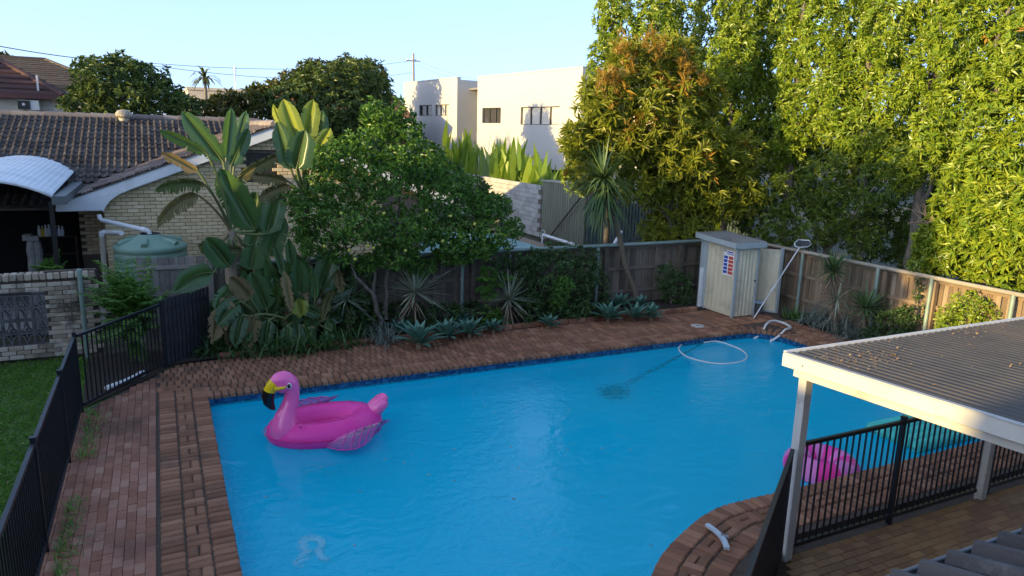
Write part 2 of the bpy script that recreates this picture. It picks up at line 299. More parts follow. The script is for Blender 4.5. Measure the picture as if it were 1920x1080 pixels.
def piece_mesh(name, sx, sy, sz, m, bev=0.006, jitter=0.0):
    """a brick-like block centred on the origin with worn edges"""
    bm = bmesh.new(); bmesh.ops.create_cube(bm, size=1.0)
    for v in bm.verts: v.co = Vector((v.co.x*sx, v.co.y*sy, v.co.z*sz))
    if bev: bmesh.ops.bevel(bm, geom=[e for e in bm.edges if e.verts[0].co.z > 0 or e.verts[1].co.z > 0 or True], offset=bev, segments=1, affect='EDGES')
    for v in bm.verts: v.co += Vector((random.uniform(-jitter, jitter), random.uniform(-jitter, jitter), random.uniform(-jitter, jitter)*0.6))
    me = bpy.data.meshes.new(name); bm.to_mesh(me); bm.free(); me.materials.append(m); return me
def mesh_arrays(me):
    v = np.empty(len(me.vertices)*3, np.float32); me.vertices.foreach_get('co', v)
    return v.reshape(-1, 3), [tuple(p.vertices) for p in me.polygons]
def lay_pieces(name, places, parent, limit=300):
    """places: (distance, mesh variant, loc, rotz, scale).  Nearest become parts, the rest one joined part."""
    places.sort(key=lambda p: p[0]); po = origin_of(parent)
    for d, me, loc, rz, sc in places[:limit]:
        rot = rz if hasattr(rz, '__len__') else (0, 0, rz)
        o = bpy.data.objects.new(name, me); COL.objects.link(o); o.parent = parent; o.location = Vector(loc)-po; o.rotation_euler = rot; o.scale = sc
    rest = places[limit:]
    if not rest: return
    V = []; Fs = []; off = 0; cache = {}
    for d, me, loc, rz, sc in rest:
        if me.name not in cache: cache[me.name] = mesh_arrays(me)
        v, f = cache[me.name]
        rot = rz if hasattr(rz, '__len__') else (0, 0, rz)
        from mathutils import Euler
        R = np.array(Euler(rot).to_matrix()); V.append((v*np.array(sc)) @ R.T + np.array(Vector(loc)-po)); Fs += [tuple(i+off for i in t) for t in f]; off += len(v)
    me = bpy.data.meshes.new(name+'_field'); me.from_pydata(np.concatenate(V).tolist(), [], Fs); me.materials.append(rest[0][1].materials[0])
    prop(link(name+'_field', me, parent), kind='stuff')
def cam_d(p): return (Vector(p)-CAM).length

# ------------------------------------------------------------------ foliage (numpy)
def unit(a): return a/np.maximum(1e-9, np.linalg.norm(a, axis=1, keepdims=True))
def leaves(C, D, N, L, W, droop=0.15, fold=0.25):
    """diamond leaves folded on the midrib: C base, D direction, N upper side"""
    n = len(C); Sd = unit(np.cross(D, N)); N = unit(np.cross(Sd, D)); L = L[:, None]; W = W[:, None]
    mid = C + D*L*0.48; V = np.empty((n, 4, 3))
    V[:, 0] = C; V[:, 1] = mid + Sd*W*0.5 + N*W*fold; V[:, 2] = C + D*L - N*L*droop; V[:, 3] = mid - Sd*W*0.5 + N*W*fold
    b = np.arange(n)[:, None]*4
    return V.reshape(-1, 3), np.concatenate([b+[0, 1, 2], b+[0, 2, 3]], 1).reshape(-1, 3)
def straps(C, D, N, L, W, droop, seg=4):
    """long leaves that arch over: droop per leaf (radians-ish)"""
    n = len(C); rows = []; w_prof = [0.55, 0.95, 1.0, 0.75, 0.4, 0.12] if seg == 5 else [0.6, 1.0, 0.9, 0.55, 0.08]
    Sd = unit(np.cross(D, N)); P = C.copy(); d = D.copy(); st = (L/seg)[:, None]
    for i in range(seg+1):
        w = (W*w_prof[i]*0.5)[:, None]; rows.append(P+Sd*w); rows.append(P-Sd*w)
        d = unit(d + np.array([0, 0, -1.0])*(droop/seg*(0.4+1.2*i/seg))[:, None]); P = P + d*st
    V = np.stack(rows, 1); k = 2*(seg+1); b = np.arange(n)[:, None]*k
    F = np.concatenate([b+[2*i, 2*i+1, 2*i+3, 2*i+2] for i in range(seg)], 1).reshape(-1, 4)
    return V.reshape(-1, 3), F
def rand_dirs(n):
    a = RNG.normal(size=(n, 3)); return unit(a)
def shell(ells, dens, inner=0.72, face=None):
    """points near the skins of a union of ellipsoids, with their outward normals"""
    Ps = []; Ns = []
    for (c, r) in ells:
        c = np.array(c, float); r = np.array(r, float); area = 4*math.pi*(((r[0]*r[1])**1.6+(r[0]*r[2])**1.6+(r[1]*r[2])**1.6)/3)**(1/1.6)
        n = max(8, int(area*dens)); d = rand_dirs(n); nrm = unit(d/r)
        bumps = 1 + 0.22*np.sin(d[:, 0]*6+c[1]*3)*np.sin(d[:, 1]*6+c[2]*2) + 0.15*np.sin(d[:, 2]*9+c[0]+d[:, 1]*5)*np.sin(d[:, 0]*8+c[2])
        P = c + d*r*((inner + (1-inner)*RNG.random((n, 1))**0.6)*bumps[:, None]); keep = np.ones(n, bool)
        for (c2, r2) in ells:
            if c2 is c or (np.array_equal(c2, c) and np.array_equal(r2, r)): continue
            q = (P-np.array(c2))/np.array(r2); keep &= (q*q).sum(1) > 0.55
        Ps.append(P[keep]); Ns.append(nrm[keep])
    return np.concatenate(Ps), np.concatenate(Ns)
def whorl_crown(P, A, k, L, W, spread=1.0, droop=0.2, up=0.35):
    """k leaves round each shoot tip"""
    n = len(P); A = unit(A + np.array([0, 0, up]) + RNG.normal(size=(n, 3))*0.35)
    Pk = np.repeat(P, k, 0); Ak = np.repeat(A, k, 0); m = n*k
    q = rand_dirs(m); q = unit(q - Ak*(q*Ak).sum(1, keepdims=True)); c = (0.15+0.75*RNG.random((m, 1)))
    D = unit(Ak*c + q*spread*(1-c*0.4)); N = unit(Ak - D*(D*Ak).sum(1, keepdims=True) + np.array([0, 0, 0.15]))
    return leaves(Pk + D*0.01, D, N, L*(0.5+0.85*RNG.random(m)), W*(0.65+0.6*RNG.random(m)), droop)
def loc_mesh(name, V, F, mats, parent, mi=None):
    V = V - np.array(origin_of(parent) if parent is not None else (0, 0, 0))
    return link(name, np_mesh(name, V, F if isinstance(F, list) else [F], mats, mi), parent)
def limb(mb, a, b, r0, r1, wob=0.06, k=5, n=7):
    a, b = Vector(a), Vector(b); L = (b-a).length; pts = []
    for i in range(k+1):
        t = i/k; p = a.lerp(b, t)
        if 0 < i < k: p += Vector((random.uniform(-1, 1), random.uniform(-1, 1), random.uniform(-.5, .5)))*wob*L*0.5
        pts.append(p)
    mb.tube(pts, [r0+(r1-r0)*i/k for i in range(k+1)], n)
def tree(name, label, base, ells, dens, k, L, W, lm, trunk_r=0.14, group=None, cat='tree', limbs=5, inner=0.72, spread=1.0, droop=0.2, up=0.35, extra=None, bark=None, fill=0.0):
    t = thing(name, label, cat, base, group); mb = MB(); base = Vector(base)
    big = sorted(ells, key=lambda e: -e[1][0]*e[1][1]*e[1][2])
    top = max(ells, key=lambda e: e[0][2]); fork = base.lerp(Vector(top[0]), 0.35)
    if limbs: limb(mb, base, fork, trunk_r, trunk_r*0.75); limb(mb, fork, top[0], trunk_r*0.7, trunk_r*0.2)
    for e in big[:limbs]: limb(mb, base.lerp(fork, random.uniform(0.5, 1.0)), e[0], trunk_r*0.5, trunk_r*0.12)
    if limbs: mb.build('trunk', bark or BARK, t)
    P, A = shell(ells, dens, inner)
    if fill:
        P2, A2 = shell([(c, tuple(x*0.6 for x in r)) for c, r in ells], dens*fill, 0.4); P = np.concatenate([P, P2]); A = np.concatenate([A, A2])
    V, F = whorl_crown(P, A, k, L, W, spread, droop, up)
    if extra:
        em, sel = extra; on = np.repeat(sel(P), k); mi = np.repeat(on.astype(int), 2)
        loc_mesh('crown', V, F, [lm, em], t, mi)
    else: loc_mesh('crown', V, F, [lm], t)
    return t

# ================================================================== SETTING
# pool outline, counter-clockwise seen from above, metres
def arc(cx, cy, r, a0, a1, n):
    return [(cx+r*math.cos(math.radians(a0+(a1-a0)*i/n)), cy+r*math.sin(math.radians(a0+(a1-a0)*i/n))) for i in range(n+1)]
def spline(pts, n=8):
    out = []
    for i in range(len(pts)-1):
        p0 = Vector(pts[max(0, i-1)]); p1 = Vector(pts[i]); p2 = Vector(pts[i+1]); p3 = Vector(pts[min(len(pts)-1, i+2)])
        for j in range(n):
            t = j/n; out.append(0.5*((2*p1)+(p2-p0)*t+(2*p0-5*p1+4*p2-p3)*t*t+(3*p1-p0-3*p2+p3)*t**3))
    out.append(Vector(pts[-1])); return out
curve = [tuple(p) for p in spline([(6.9, 5.97), (6.3, 5.985), (5.61, 5.94), (4.73, 5.56), (4.14, 5.12), (3.78, 4.6), (3.62, 4.0), (3.6, 3.2)], 6)]
near_path = [(12.5, 5.97), (9.5, 5.97)] + curve
right_path = arc(11.75, 11.35, 0.75, 0, 90, 8)
OUT = [(0.44, 3.2), (3.6, 3.2)] + curve[::-1][1:] + [(9.5, 5.97), (12.5, 5.97)] + right_path + [(0.56, 12.1)] + arc(0.56, 11.98, 0.12, 90, 180, 3)
WATER = -0.17
def fill(outer, holes, z, name, m, kind='structure', parent=None):
    polys = [[Vector((x, y, z)) for x, y in outer]] + [[Vector((x, y, z)) for x, y in h] for h in holes]
    flat = [p for q in polys for p in q]; tri = tessellate_polygon(polys)
    me = bpy.data.meshes.new(name); me.from_pydata([tuple(p) for p in flat], [], [tuple(t) for t in tri]); me.materials.append(m)
    bm = bmesh.new(); bm.from_mesh(me); bmesh.ops.recalc_face_normals(bm, faces=bm.faces)
    if sum(f.normal.z for f in bm.faces) < 0: bmesh.ops.reverse_faces(bm, faces=bm.faces)
    bm.to_mesh(me); bm.free(); o = link(name, me, parent)
    return prop(o, kind=kind) if kind else o
def rect(x0, y0, x1, y1): return [(x0, y0), (x1, y0), (x1, y1), (x0, y1)]
YARD = rect(-1.45, -0.5, 14.75, 15.45); DECK = [(-1.45, -0.5), (2.9, -0.5), (2.9, 2.9), (3.3, 3.2), (4.42, 4.0), (5.78, 5.03), (6.2, 5.19), (14.75, 5.19), (14.75, 15.45), (-1.45, 15.45)]
fill(rect(-900, -900, 900, 900), [YARD], -0.06, 'ground', EARTH)
lawn = fill([(-1.36, 12.0), (-1.36, 4), (-9, 4), (-9, 15.0), (-0.6, 15.0), (-0.6, 13.2)], [], -0.02, 'lawn', LAWN)
paving = fill(DECK, [OUT], -0.022, 'pool_paving', MORTAR)
fill([(-0.15, 13.9), (0.6, 14.02), (3.7, 14.12), (7, 14.12), (12.35, 14.12), (12.35, 15.3), (-0.15, 15.3)], [], 0.03, 'garden_bed', SOIL)
fill([(13.42, 6.2), (14.5, 6.2), (14.5, 12.9), (13.7, 12.9)], [], 0.03, 'garden_bed', SOIL)
fill([(-0.05, 13.78), (0.5, 14.5), (-0.6, 15.2), (-1.45, 14.9), (-1.3, 12.2)], [], 0.01, 'garden_bed', SOIL)

# the basin
def floor_z(x, y): return -1.28 - 0.5*min(1, max(0, (x-4)/7))
pool = MB(); n = len(OUT)
top = [(x, y, -0.034) for x, y in OUT]; bot = [(x, y, floor_z(x, y)) for x, y in OUT]
pool.add(top+bot, [(i, n+i, n+(i+1) % n, (i+1) % n) for i in range(n)])
struct(pool, 'pool_shell', POOLP)
tri = tessellate_polygon([[Vector((x, y, 0)) for x, y in OUT]])
me = bpy.data.meshes.new('pool_floor'); bm = bmesh.new(); vs = [bm.verts.new((x, y, 0)) for x, y in OUT]
for t in tri:
    try: bm.faces.new([vs[i] for i in t])
    except ValueError: pass
for c in range(4, 12): bmesh.ops.bisect_plane(bm, geom=bm.verts[:]+bm.edges[:]+bm.faces[:], plane_co=(c, 0, 0), plane_no=(1, 0, 0))
for v in bm.verts: v.co.z = floor_z(v.co.x, v.co.y)
bmesh.ops.recalc_face_normals(bm, faces=bm.faces)
bm.to_mesh(me); bm.free(); me.materials.append(POOLP); prop(link('pool_floor', me), kind='structure')

# water
wm = bpy.data.materials.new('pool water'); wm.use_nodes = True; nt = wm.node_tree; nt.nodes.clear()
rf_ = nd(nt, 'ShaderNodeBsdfRefraction'); rf_.inputs['IOR'].default_value = 1.33; rf_.inputs['Roughness'].default_value = 0.0; rf_.inputs['Color'].default_value = (0.95, 0.99, 1, 1)
df_ = nd(nt, 'ShaderNodeBsdfDiffuse'); df_.inputs['Color'].default_value = (0.003, 0.72, 0.98, 1)          # light scattered back inside slightly milky pool water
gs_ = nd(nt, 'ShaderNodeBsdfGlossy'); gs_.inputs['Roughness'].default_value = 0.0; fr_ = nd(nt, 'ShaderNodeFresnel'); fr_.inputs['IOR'].default_value = 1.33
m1_ = nd(nt, 'ShaderNodeMixShader'); m1_.inputs[0].default_value = 0.35; m2_ = nd(nt, 'ShaderNodeMixShader'); ou = nd(nt, 'ShaderNodeOutputMaterial')
for a_, b_ in ((rf_.outputs[0], m1_.inputs[1]), (df_.outputs[0], m1_.inputs[2]), (fr_.outputs[0], m2_.inputs[0]), (m1_.outputs[0], m2_.inputs[1]), (gs_.outputs[0], m2_.inputs[2]), (m2_.outputs[0], ou.inputs[0])): nt.links.new(a_, b_)
v1 = noise(nt, 2.6, 3, coords(nt, (1, 1.25, 1), 'World'), 0.5, 0.6); v2 = noise(nt, 9.0, 2, coords(nt, (1, 1.4, 1), 'World'), 0.5, 0.4)
patch = ramp(nt, noise(nt, 0.45, 2, coords(nt, kind='World')), [(0.38, (0.12, 0.12, 0.12)), (0.66, (1, 1, 1))])
v3 = noise(nt, 24.0, 2, coords(nt, (1, 1.6, 1), 'World'), 0.5, 0.5)
hgt = math_n(nt, 'ADD', math_n(nt, 'MULTIPLY', v1, 0.8), math_n(nt, 'MULTIPLY', math_n(nt, 'ADD', math_n(nt, 'MULTIPLY', v2, 0.5), math_n(nt, 'MULTIPLY', v3, 0.14)), patch))
b = nd(nt, 'ShaderNodeBump'); b.inputs['Strength'].default_value = 0.5; b.inputs['Distance'].default_value = 0.05
nt.links.new(hgt, b.inputs['Height']); [nt.links.new(b.outputs[0], q_.inputs['Normal']) for q_ in (rf_, gs_, fr_)]
water = fill(OUT, [], WATER, 'pool_water', wm)

# mosaic waterline band
def walk(path, step, off=0.0):
    """points every step along an open path; gives (x, y, tangent angle) moved 'off' to the right of travel"""
    P = [Vector((p[0], p[1])) for p in path]; acc = 0.0; nxt = step/2; out = []
    for a, c in zip(P[:-1], P[1:]):
        L = (c-a).length
        if L < 1e-6: continue
        t = (c-a)/L; nr = Vector((t.y, -t.x))
        while nxt <= acc+L:
            q = a + t*(nxt-acc) + nr*off; out.append((q.x, q.y, math.atan2(t.y, t.x))); nxt += step
        acc += L
    return out
grout = MB(); ng = len(OUT)
for i in range(ng):
    (xa, ya), (xb, yb) = OUT[i], OUT[(i+1) % ng]; tv = Vector((xb-xa, yb-ya, 0)).normalized(); nv = Vector((-tv.y, tv.x, 0))*.001
    grout.add([Vector((xa, ya, -.026))+nv, Vector((xb, yb, -.026))+nv, Vector((xb, yb, -.27))+nv, Vector((xa, ya, -.27))+nv], [(0, 1, 2, 3)])
prop(grout.build('waterline_grout', mat('dark blue grout', [(0.008, 0.03, 0.07)], 0.8)), kind='structure')
band = MB(); closed = OUT + [OUT[0]]
for x, y, a in walk(closed, 0.052):
    M = Matrix.Translation((x, y, 0)) @ Matrix.Rotation(a, 4, 'Z')
    for r in range(4):
        z = -0.075-r*0.048; j = random.uniform(0.002, 0.005)
        band.add([M @ Vector(p) for p in ((-0.0235, j, z-0.0215), (0.0235, j, z-0.0215), (0.0235, j, z+0.0215), (-0.0235, j, z+0.0215))], [(0, 1, 2, 3)])
prop(band.build('waterline_tiles', TILE_B), kind='structure')

# ---- bricks round the pool
BV = [piece_mesh('brick_%d' % i, 0.228, 0.099, 0.075, BRICK_RED, 0.014, 0.004) for i in range(6)]
BH = [piece_mesh('half_brick_%d' % i, 0.190, 0.104, 0.075, BRICK_RED, 0.015, 0.005) for i in range(4)]
pl = []
def put(lst, vs, x, y, rz, z=-0.037, sc=(1, 1, 1), jit=0.05):
    p = Vector((x, y, z + random.uniform(-0.003, 0.002))); lst.append((cam_d(p), random.choice(vs), p, rz + random.uniform(-jit, jit)*.6, tuple(s*random.uniform(0.97, 1.02) for s in sc)))
def soldier(path, off, pitch=0.116):
    for x, y, a in walk(path, pitch, off): put(pl, BV, x, y, a+math.pi/2)
def midrow(path, off):
    k = 0; pts = walk(path, 0.0225, off); i = 0
    while i < len(pts):
        x, y, a = pts[i]; ph = k % 3
        if ph < 2: put(pl, BV, x, y, a+math.pi/2); i += 5
        else:
            j = min(len(pts)-1, i+2); x, y, a = pts[j]; nx, ny = math.sin(a), -math.cos(a)
            for s in (-0.058, 0.058): put(pl, BH, x+nx*s, y+ny*s, a)
            i += 9
        k += 1
# outward is on the right of travel when the outline is walked clockwise, so outer rows use the reversed sense of each stretch
left_p = [(0.44, 12.58), (0.44, 3.3)][::-1]; left_p = [(0.44, 3.3), (0.44, 12.58)]
rev = lambda p: p[::-1]
soldier(left_p, -0.085); midrow(left_p, -0.329); soldier([(0.44, 3.3), (0.44, 12.82)], -0.573)
far_p = [(0.44, 12.1), (11.75, 12.1)] + rev(right_path) + [(12.5, 6.1)]
soldier(far_p, -0.085); midrow([(0.46, 12.1)] + far_p[1:], -0.335)
soldier(near_path, -0.085); midrow(near_path, -0.329); soldier(near_path, -0.573)
for r in range(6):                                       # deck between pool and the far garden bed, laid end on
    y = 12.58 + 0.12 + r*0.238
    for i in range(118):
        x = -0.24 + i*0.1165 + (0.058 if r % 2 else 0)
        if x > 13.45 or y > 14.1 or (x > 12.5 and y < 12.3): continue
        if x > 12.36 and y > 14.1: continue
        put(pl, BV, x, y, math.pi/2, jit=0.02)
for r in range(4):                                       # deck on the right
    x = 12.98 + 0.12 + r*0.238
    for i in range(56):
        y = 6.0 + i*0.1165
        if x < 13.5+0.02*(y-6) and y < 12.45: put(pl, BV, x, y, 0, jit=0.02)
lay_pieces('brick', pl, paving)

# ---- the left path of mauve pavers
PV = [piece_mesh('paver_%d' % i, 0.0955, 0.196, 0.06, PAVER, 0.004, 0.0012) for i in range(5)]; pl = []
for c in range(11):
    x = -0.34 - c*0.0985
    for i in range(62):
        y = 3.0 + i*0.2 + (0.1 if c % 2 else 0) + (c % 3)*0.008
        if x < -0.14 and y > 13.6: continue
        if y > 12.05 and x < -1.3 + (y-12.05)*0.652 + 0.08: continue
        if y > 12.0: put(pl, PV, x, y, 0, -0.032, jit=0.006)
        else: put(pl, PV, x, y, 0, -0.031, jit=0.006)
for i in range(5):
    for k in range(6):
        x = -0.22 + k*0.1165; y = 13.55 + i*0.1
prev = lay_pieces('paver', pl, paving)

# ---- patio under the patio roof, one step lower
patio = struct(MB().box((2.9, -0.5, -0.16), (14.75, 5.19, -0.118)), 'patio', MORTAR)
PP = [piece_mesh('patio_paver_%d' % i, 0.194, 0.095, 0.05, PATIO, 0.004, 0.001) for i in range(4)]; pl = []
for r in range(43):
    y = 4.95 - r*0.0995
    for i in range(55):
        x = 3.9 + i*0.2 + (0.1 if r % 2 else 0)
        # stay on the house side of the slanting fence
        if x < 5.8 and y > 3.45 + (x-3.65)*0.74 - 0.12: continue
        if x > 13.9 or y < 0.7: continue
        put(pl, PP, x, y, 0, -0.124, jit=0.004)
lay_pieces('paver', pl, patio)
ed = MB()                                                # low brick face where the pool deck steps down to the patio
for (xa, ya), (xb, yb) in zip(DECK[1:7], DECK[2:8]): ed.add([(xa, ya, -.019), (xb, yb, -.019), (xb, yb, -.17), (xa, ya, -.17)], [(0, 1, 2, 3)])
struct(ed, 'step_edge', MORTAR)

# ---- brick edging of the far bed
EB = [piece_mesh('edging_%d' % i, 0.225, 0.10, 0.11, BRICK_RED, 0.012, 0.006) for i in range(4)]; pl = []
bed_edge = struct(MB().box((0.7, 14.12, -0.01), (12.35, 14.16, 0.06)), 'bed_edging', MORTAR)
for i in range(48):
    x = 0.9 + i*0.236
    if x < 12.3: put(pl, EB, x, 14.09 + 0.02*math.sin(x*2), 0, 0.04, jit=0.06)
lay_pieces('brick', pl, bed_edge)

# ================================================================== FENCES
def square_post(x, y, h, parent, w=0.05, m=STEEL_BK, z0=0.0):
    mb = MB(); mb.box((x-w/2, y-w/2, z0), (x+w/2, y+w/2, z0+h)); mb.box((x-w/2-.004, y-w/2-.004, z0+h), (x+w/2+.004, y+w/2+.004, z0+h+.018)); return mb.build('post', m, parent)
PICKET = {}
def picket_run(parent, a, b, h=1.2, z0=0.0, step=0.098, w=0.016, gap=0.08, d=0.016):
    a, b = Vector((*a, 0)), Vector((*b, 0)); L = (b-a).length; t = (b-a)/L; ang = math.atan2(t.y, t.x)
    z1 = z0+gap; z2 = z0+h
    MB().bar(a+Vector((0, 0, z2-0.02)), b+Vector((0, 0, z2-0.02)), 0.04, 0.04).build('top_rail', STEEL_BK, parent)
    MB().bar(a+Vector((0, 0, z1+0.02)), b+Vector((0, 0, z1+0.02)), 0.04, 0.04).build('bottom_rail', STEEL_BK, parent)
    key = (round(w, 3), round(d, 3), round(h-gap, 2))
    if key not in PICKET:
        PICKET[key] = MB().box((-w/2, -d/2, 0), (w/2, d/2, h-gap-0.08)).mesh('picket', STEEL_BK)
    n = int(L/step)
    for i in range(1, n):
        p = a + t*(L*i/n); link('picket', PICKET[key], parent, p + Vector((0, 0, z1+0.04)), (0, 0, ang))
def fence(label, runs, posts, base, z0=0.0, h=1.2, **k):
    t = thing('pool_fence', label, 'fence', base, 'black metal pool fences')
    for a, b in runs: picket_run(t, a, b, h, z0, **k)
    for x, y in posts: square_post(x, y, h+0.03, t, z0=z0)
    return t
fence('long black picket pool fence between the green lawn and the mauve paver path', [((-1.3, 3.2), (-1.3, 5.7)), ((-1.3, 5.7), (-1.3, 8.0)), ((-1.3, 8.0), (-1.3, 10.2)), ((-1.3, 10.2), (-1.3, 12.05))],
      [(-1.3, 5.7), (-1.3, 8.0), (-1.3, 10.2), (-1.3, 12.05)], (-1.3, 8, 0))
fence('short black picket fence panel with a ferny shrub and white pipe behind it', [((-1.27, 12.09), (-0.16, 13.79))], [(-0.14, 13.83)], (-0.7, 12.9, 0))
fence('black picket fence under the patio roof with the pink ring behind it', [((5.78, 5.03), (7.5, 5.03)), ((7.5, 5.03), (9.3, 5.03)), ((9.3, 5.03), (11.6, 5.03)), ((11.6, 5.03), (13.6, 5.03))], [(7.5, 5.03), (9.36, 5.03), (11.6, 5.03)], (8, 5.03, -0.1), z0=-0.1, h=1.3)
fence('slanting black slatted pool fence running from the white patio post to the bottom edge', [((3.2, 3.12), (5.68, 4.95))], [(3.2, 3.12)], (4.6, 4.2, -0.1), z0=-0.1, h=1.3, step=0.05, w=0.018, d=0.04)
t = thing('slat_screen', 'black vertical slat screen beside the banana plants at the corner of the path', 'screen', (0.2, 14.2, 0))
sl_m = MB().box((-0.032, -0.012, 0.03), (0.032, 0.012, 1.26)).mesh('slat', mat('black painted slat', [(0.018, 0.021, 0.028), (0.032, 0.037, 0.046)], 0.5, 6))
for i in range(12):
    q = i/11; link('slat', sl_m, t, (-0.08+0.75*q, 13.89+0.80*q, 0), (0, 0, math.atan2(0.8, 0.75)))
MB().bar((-0.1, 13.93, 1.05), (0.68, 14.76, 1.05), 0.03, 0.06).build('rail', STEEL_BK, t); MB().bar((-0.1, 13.93, 0.25), (0.68, 14.76, 0.25), 0.03, 0.06).build('rail', STEEL_BK, t)

def paling_fence(label, a, b, h, m, posts, base, pipe_posts=(), rails=(0.35, 0.95, 1.5), side=1, pw=0.098, cap=None, group=None):
    t = thing('paling_fence', label, 'fence', base, group); a, b = Vector((*a, 0)), Vector((*b, 0)); L = (b-a).length; d = (b-a)/L
    nr = Vector((d.y, -d.x, 0))*side; ang = math.atan2(d.y, d.x)
    vs = [MB().box((-pw/2+.003, -0.009, 0), (pw/2-.003, 0.009, h+random.uniform(-.02, .02))).mesh('paling_%d' % i, m) for i in range(5)]
    for i in range(int(L/pw)):
        p = a + d*(pw*(i+.5)) + nr*random.uniform(-0.004, 0.004); link('paling', random.choice(vs), t, p + Vector((0, 0, random.uniform(-.012, .012))), (random.uniform(-.012, .012), random.uniform(-.008, .008), ang))
    for z in rails: MB().bar(a + nr*0.032 + Vector((0, 0, z)), b + nr*0.032 + Vector((0, 0, z)), 0.038, 0.075).build('rail', m, t)
    for s in posts: p = a + d*s + nr*0.105; MB().box((p.x-.05, p.y-.05, 0), (p.x+.05, p.y+.05, h-.05)).build('post', m, t)
    for s in pipe_posts:
        p = a + d*s + nr*0.19; MB().tube([p, p+Vector((0, 0, h+.02))], 0.042, 10).build('pipe_post', GREEN_PIPE, t)
    if cap: MB().tube([a+nr*0.19+Vector((0, 0, h+.03)), b+nr*0.19+Vector((0, 0, h+.03))], 0.045, 10).build('pipe_rail', cap, t)
    return t
BY = 15.32
paling_fence('grey timber paling fence with green pipe posts behind the garden bed', (1.35, BY), (14.5, BY), 1.57, TIMBER, (1.45, 5.05, 8.7, 11.05), (7, BY, 0), (1.15, 4.75, 8.4), cap=GREEN_PIPE)
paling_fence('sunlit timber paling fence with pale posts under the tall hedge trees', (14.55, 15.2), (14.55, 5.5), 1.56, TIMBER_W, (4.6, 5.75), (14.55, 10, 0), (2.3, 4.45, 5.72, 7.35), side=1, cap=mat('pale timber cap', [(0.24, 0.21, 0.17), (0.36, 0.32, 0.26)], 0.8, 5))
paling_fence('old grey paling fence in front of the green water tank', (-0.55, 15.75), (1.5, 15.62), 1.70, TIMBER_G, (1.35,), (0.3, 15.7, 0))
p = at(152.5, 560, Y=14.95)
t = thing('fence_pole', 'green metal pole standing in front of the weathered brick wall', 'pole', (-1.43, 14.95, 0))
MB().tube([(-1.43, 14.95, -.02), (-1.43, 14.95, 1.66)], 0.04, 12).build('shaft', GREEN_PIPE, t); MB().lathe((-1.43, 14.95, 1.66), [(0.043, 0), (0.043, 0.02), (0.0, 0.03)], 12).build('cap', GREEN_PIPE, t)

# weathered brick wall with breeze block panels
t = thing('brick_wall', 'weathered cream brick garden wall with grey breeze block panels beside the lawn', 'wall', (-3, 15.25, 0))
core = MB(); core.box((-6.4, 15.30, 0), (-5.85, 15.46, 1.6)); core.box((-2.03, 15.30, 0), (-1.2, 15.46, 1.6)); core.box((-5.85, 15.30, 0), (-2.03, 15.46, 0.23)); core.box((-5.85, 15.30, 1.24), (-2.03, 15.46, 1.5))
core.build('core', MORTAR, t)
WB = [piece_mesh('wall_brick_%d' % i, 0.222, 0.10, 0.072, CREAM_OLD, 0.005, 0.003) for i in range(5)]; pl = []
for r in range(17):
    z = 0.04 + r*0.083
    for i in range(26):
        x = -6.3 + i*0.233 + (0.116 if r % 2 else 0)
        inside = -5.85 < x < -2.03 and 0.24 < z < 1.22
        if inside or x > -1.25: continue
        if -2.03-0.11 < x < -2.03+0.05 and 0.24 < z < 1.22: x = max(x, -1.93)
        p = Vector((x, 15.32 + random.uniform(-.004, .004), z)); pl.append((cam_d(p), random.choice(WB), p, (0, 0, 0), (1, 1, 1)))
SB = [piece_mesh('cap_brick_%d' % i, 0.10, 0.225, 0.125, CREAM_OLD, 0.014, 0.006) for i in range(5)]
for i in range(46):
    x = -6.3 + i*0.112; p = Vector((x, 15.37, 1.52 + random.uniform(-.006, .006))); pl.append((cam_d(p), random.choice(SB), p, (0, 0, random.uniform(-.03, .03)), (1, 1, 1)))
lay_pieces('brick', pl, t)
bz = MB()                                                # one decorative block: square ring, quarter arcs and a bar
for (lo, hi) in (((-.118, -.05, -.118), (.118, .05, -.098)), ((-.118, -.05, .098), (.118, .05, .118)), ((-.118, -.05, -.098), (-.098, .05, .098)), ((.098, -.05, -.098), (.118, .05, .098)), ((-.014, -.049, -.098), (.014, .049, -.03)), ((-.014, -.049, .05), (.014, .049, .098))): bz.box(lo, hi)
for sgn in (-1, 1):
    P = [Vector((sgn*(0.10-0.085*math.sin(a)), 0, 0.10-0.13*(1-math.cos(a))-0.02)) for a in [i*math.pi/2/5 for i in range(6)]]
    for a, c in zip(P[:-1], P[1:]): bz.bar(a, c, 0.09, 0.022, up=(0, 1, 0)) if False else bz.bar(a, c, 0.022, 0.09, up=(0, 1, 0))
bzm = bz.mesh('breeze_block', BREEZE)
for i in range(16):
    for r in range(4): link('breeze_block', bzm, t, (-2.15-i*0.239, 15.37, 0.352+r*0.239), (0, (r % 2)*math.pi, 0))

# ================================================================== NEIGHBOUR'S BRICK HOUSE (gable wing + main roof + porch)
HY = 19.0
t = thing('brick_house', 'cream brick house with dark tiled roof and pale blue gable fascia behind the water tank', 'house', (2.6, HY, 0)); house = t
PK = (2.6, 4.32); SL = 0.385; XL = -2.1; XR = 7.3
def rake(x): return PK[1] - abs(x-PK[0])*SL
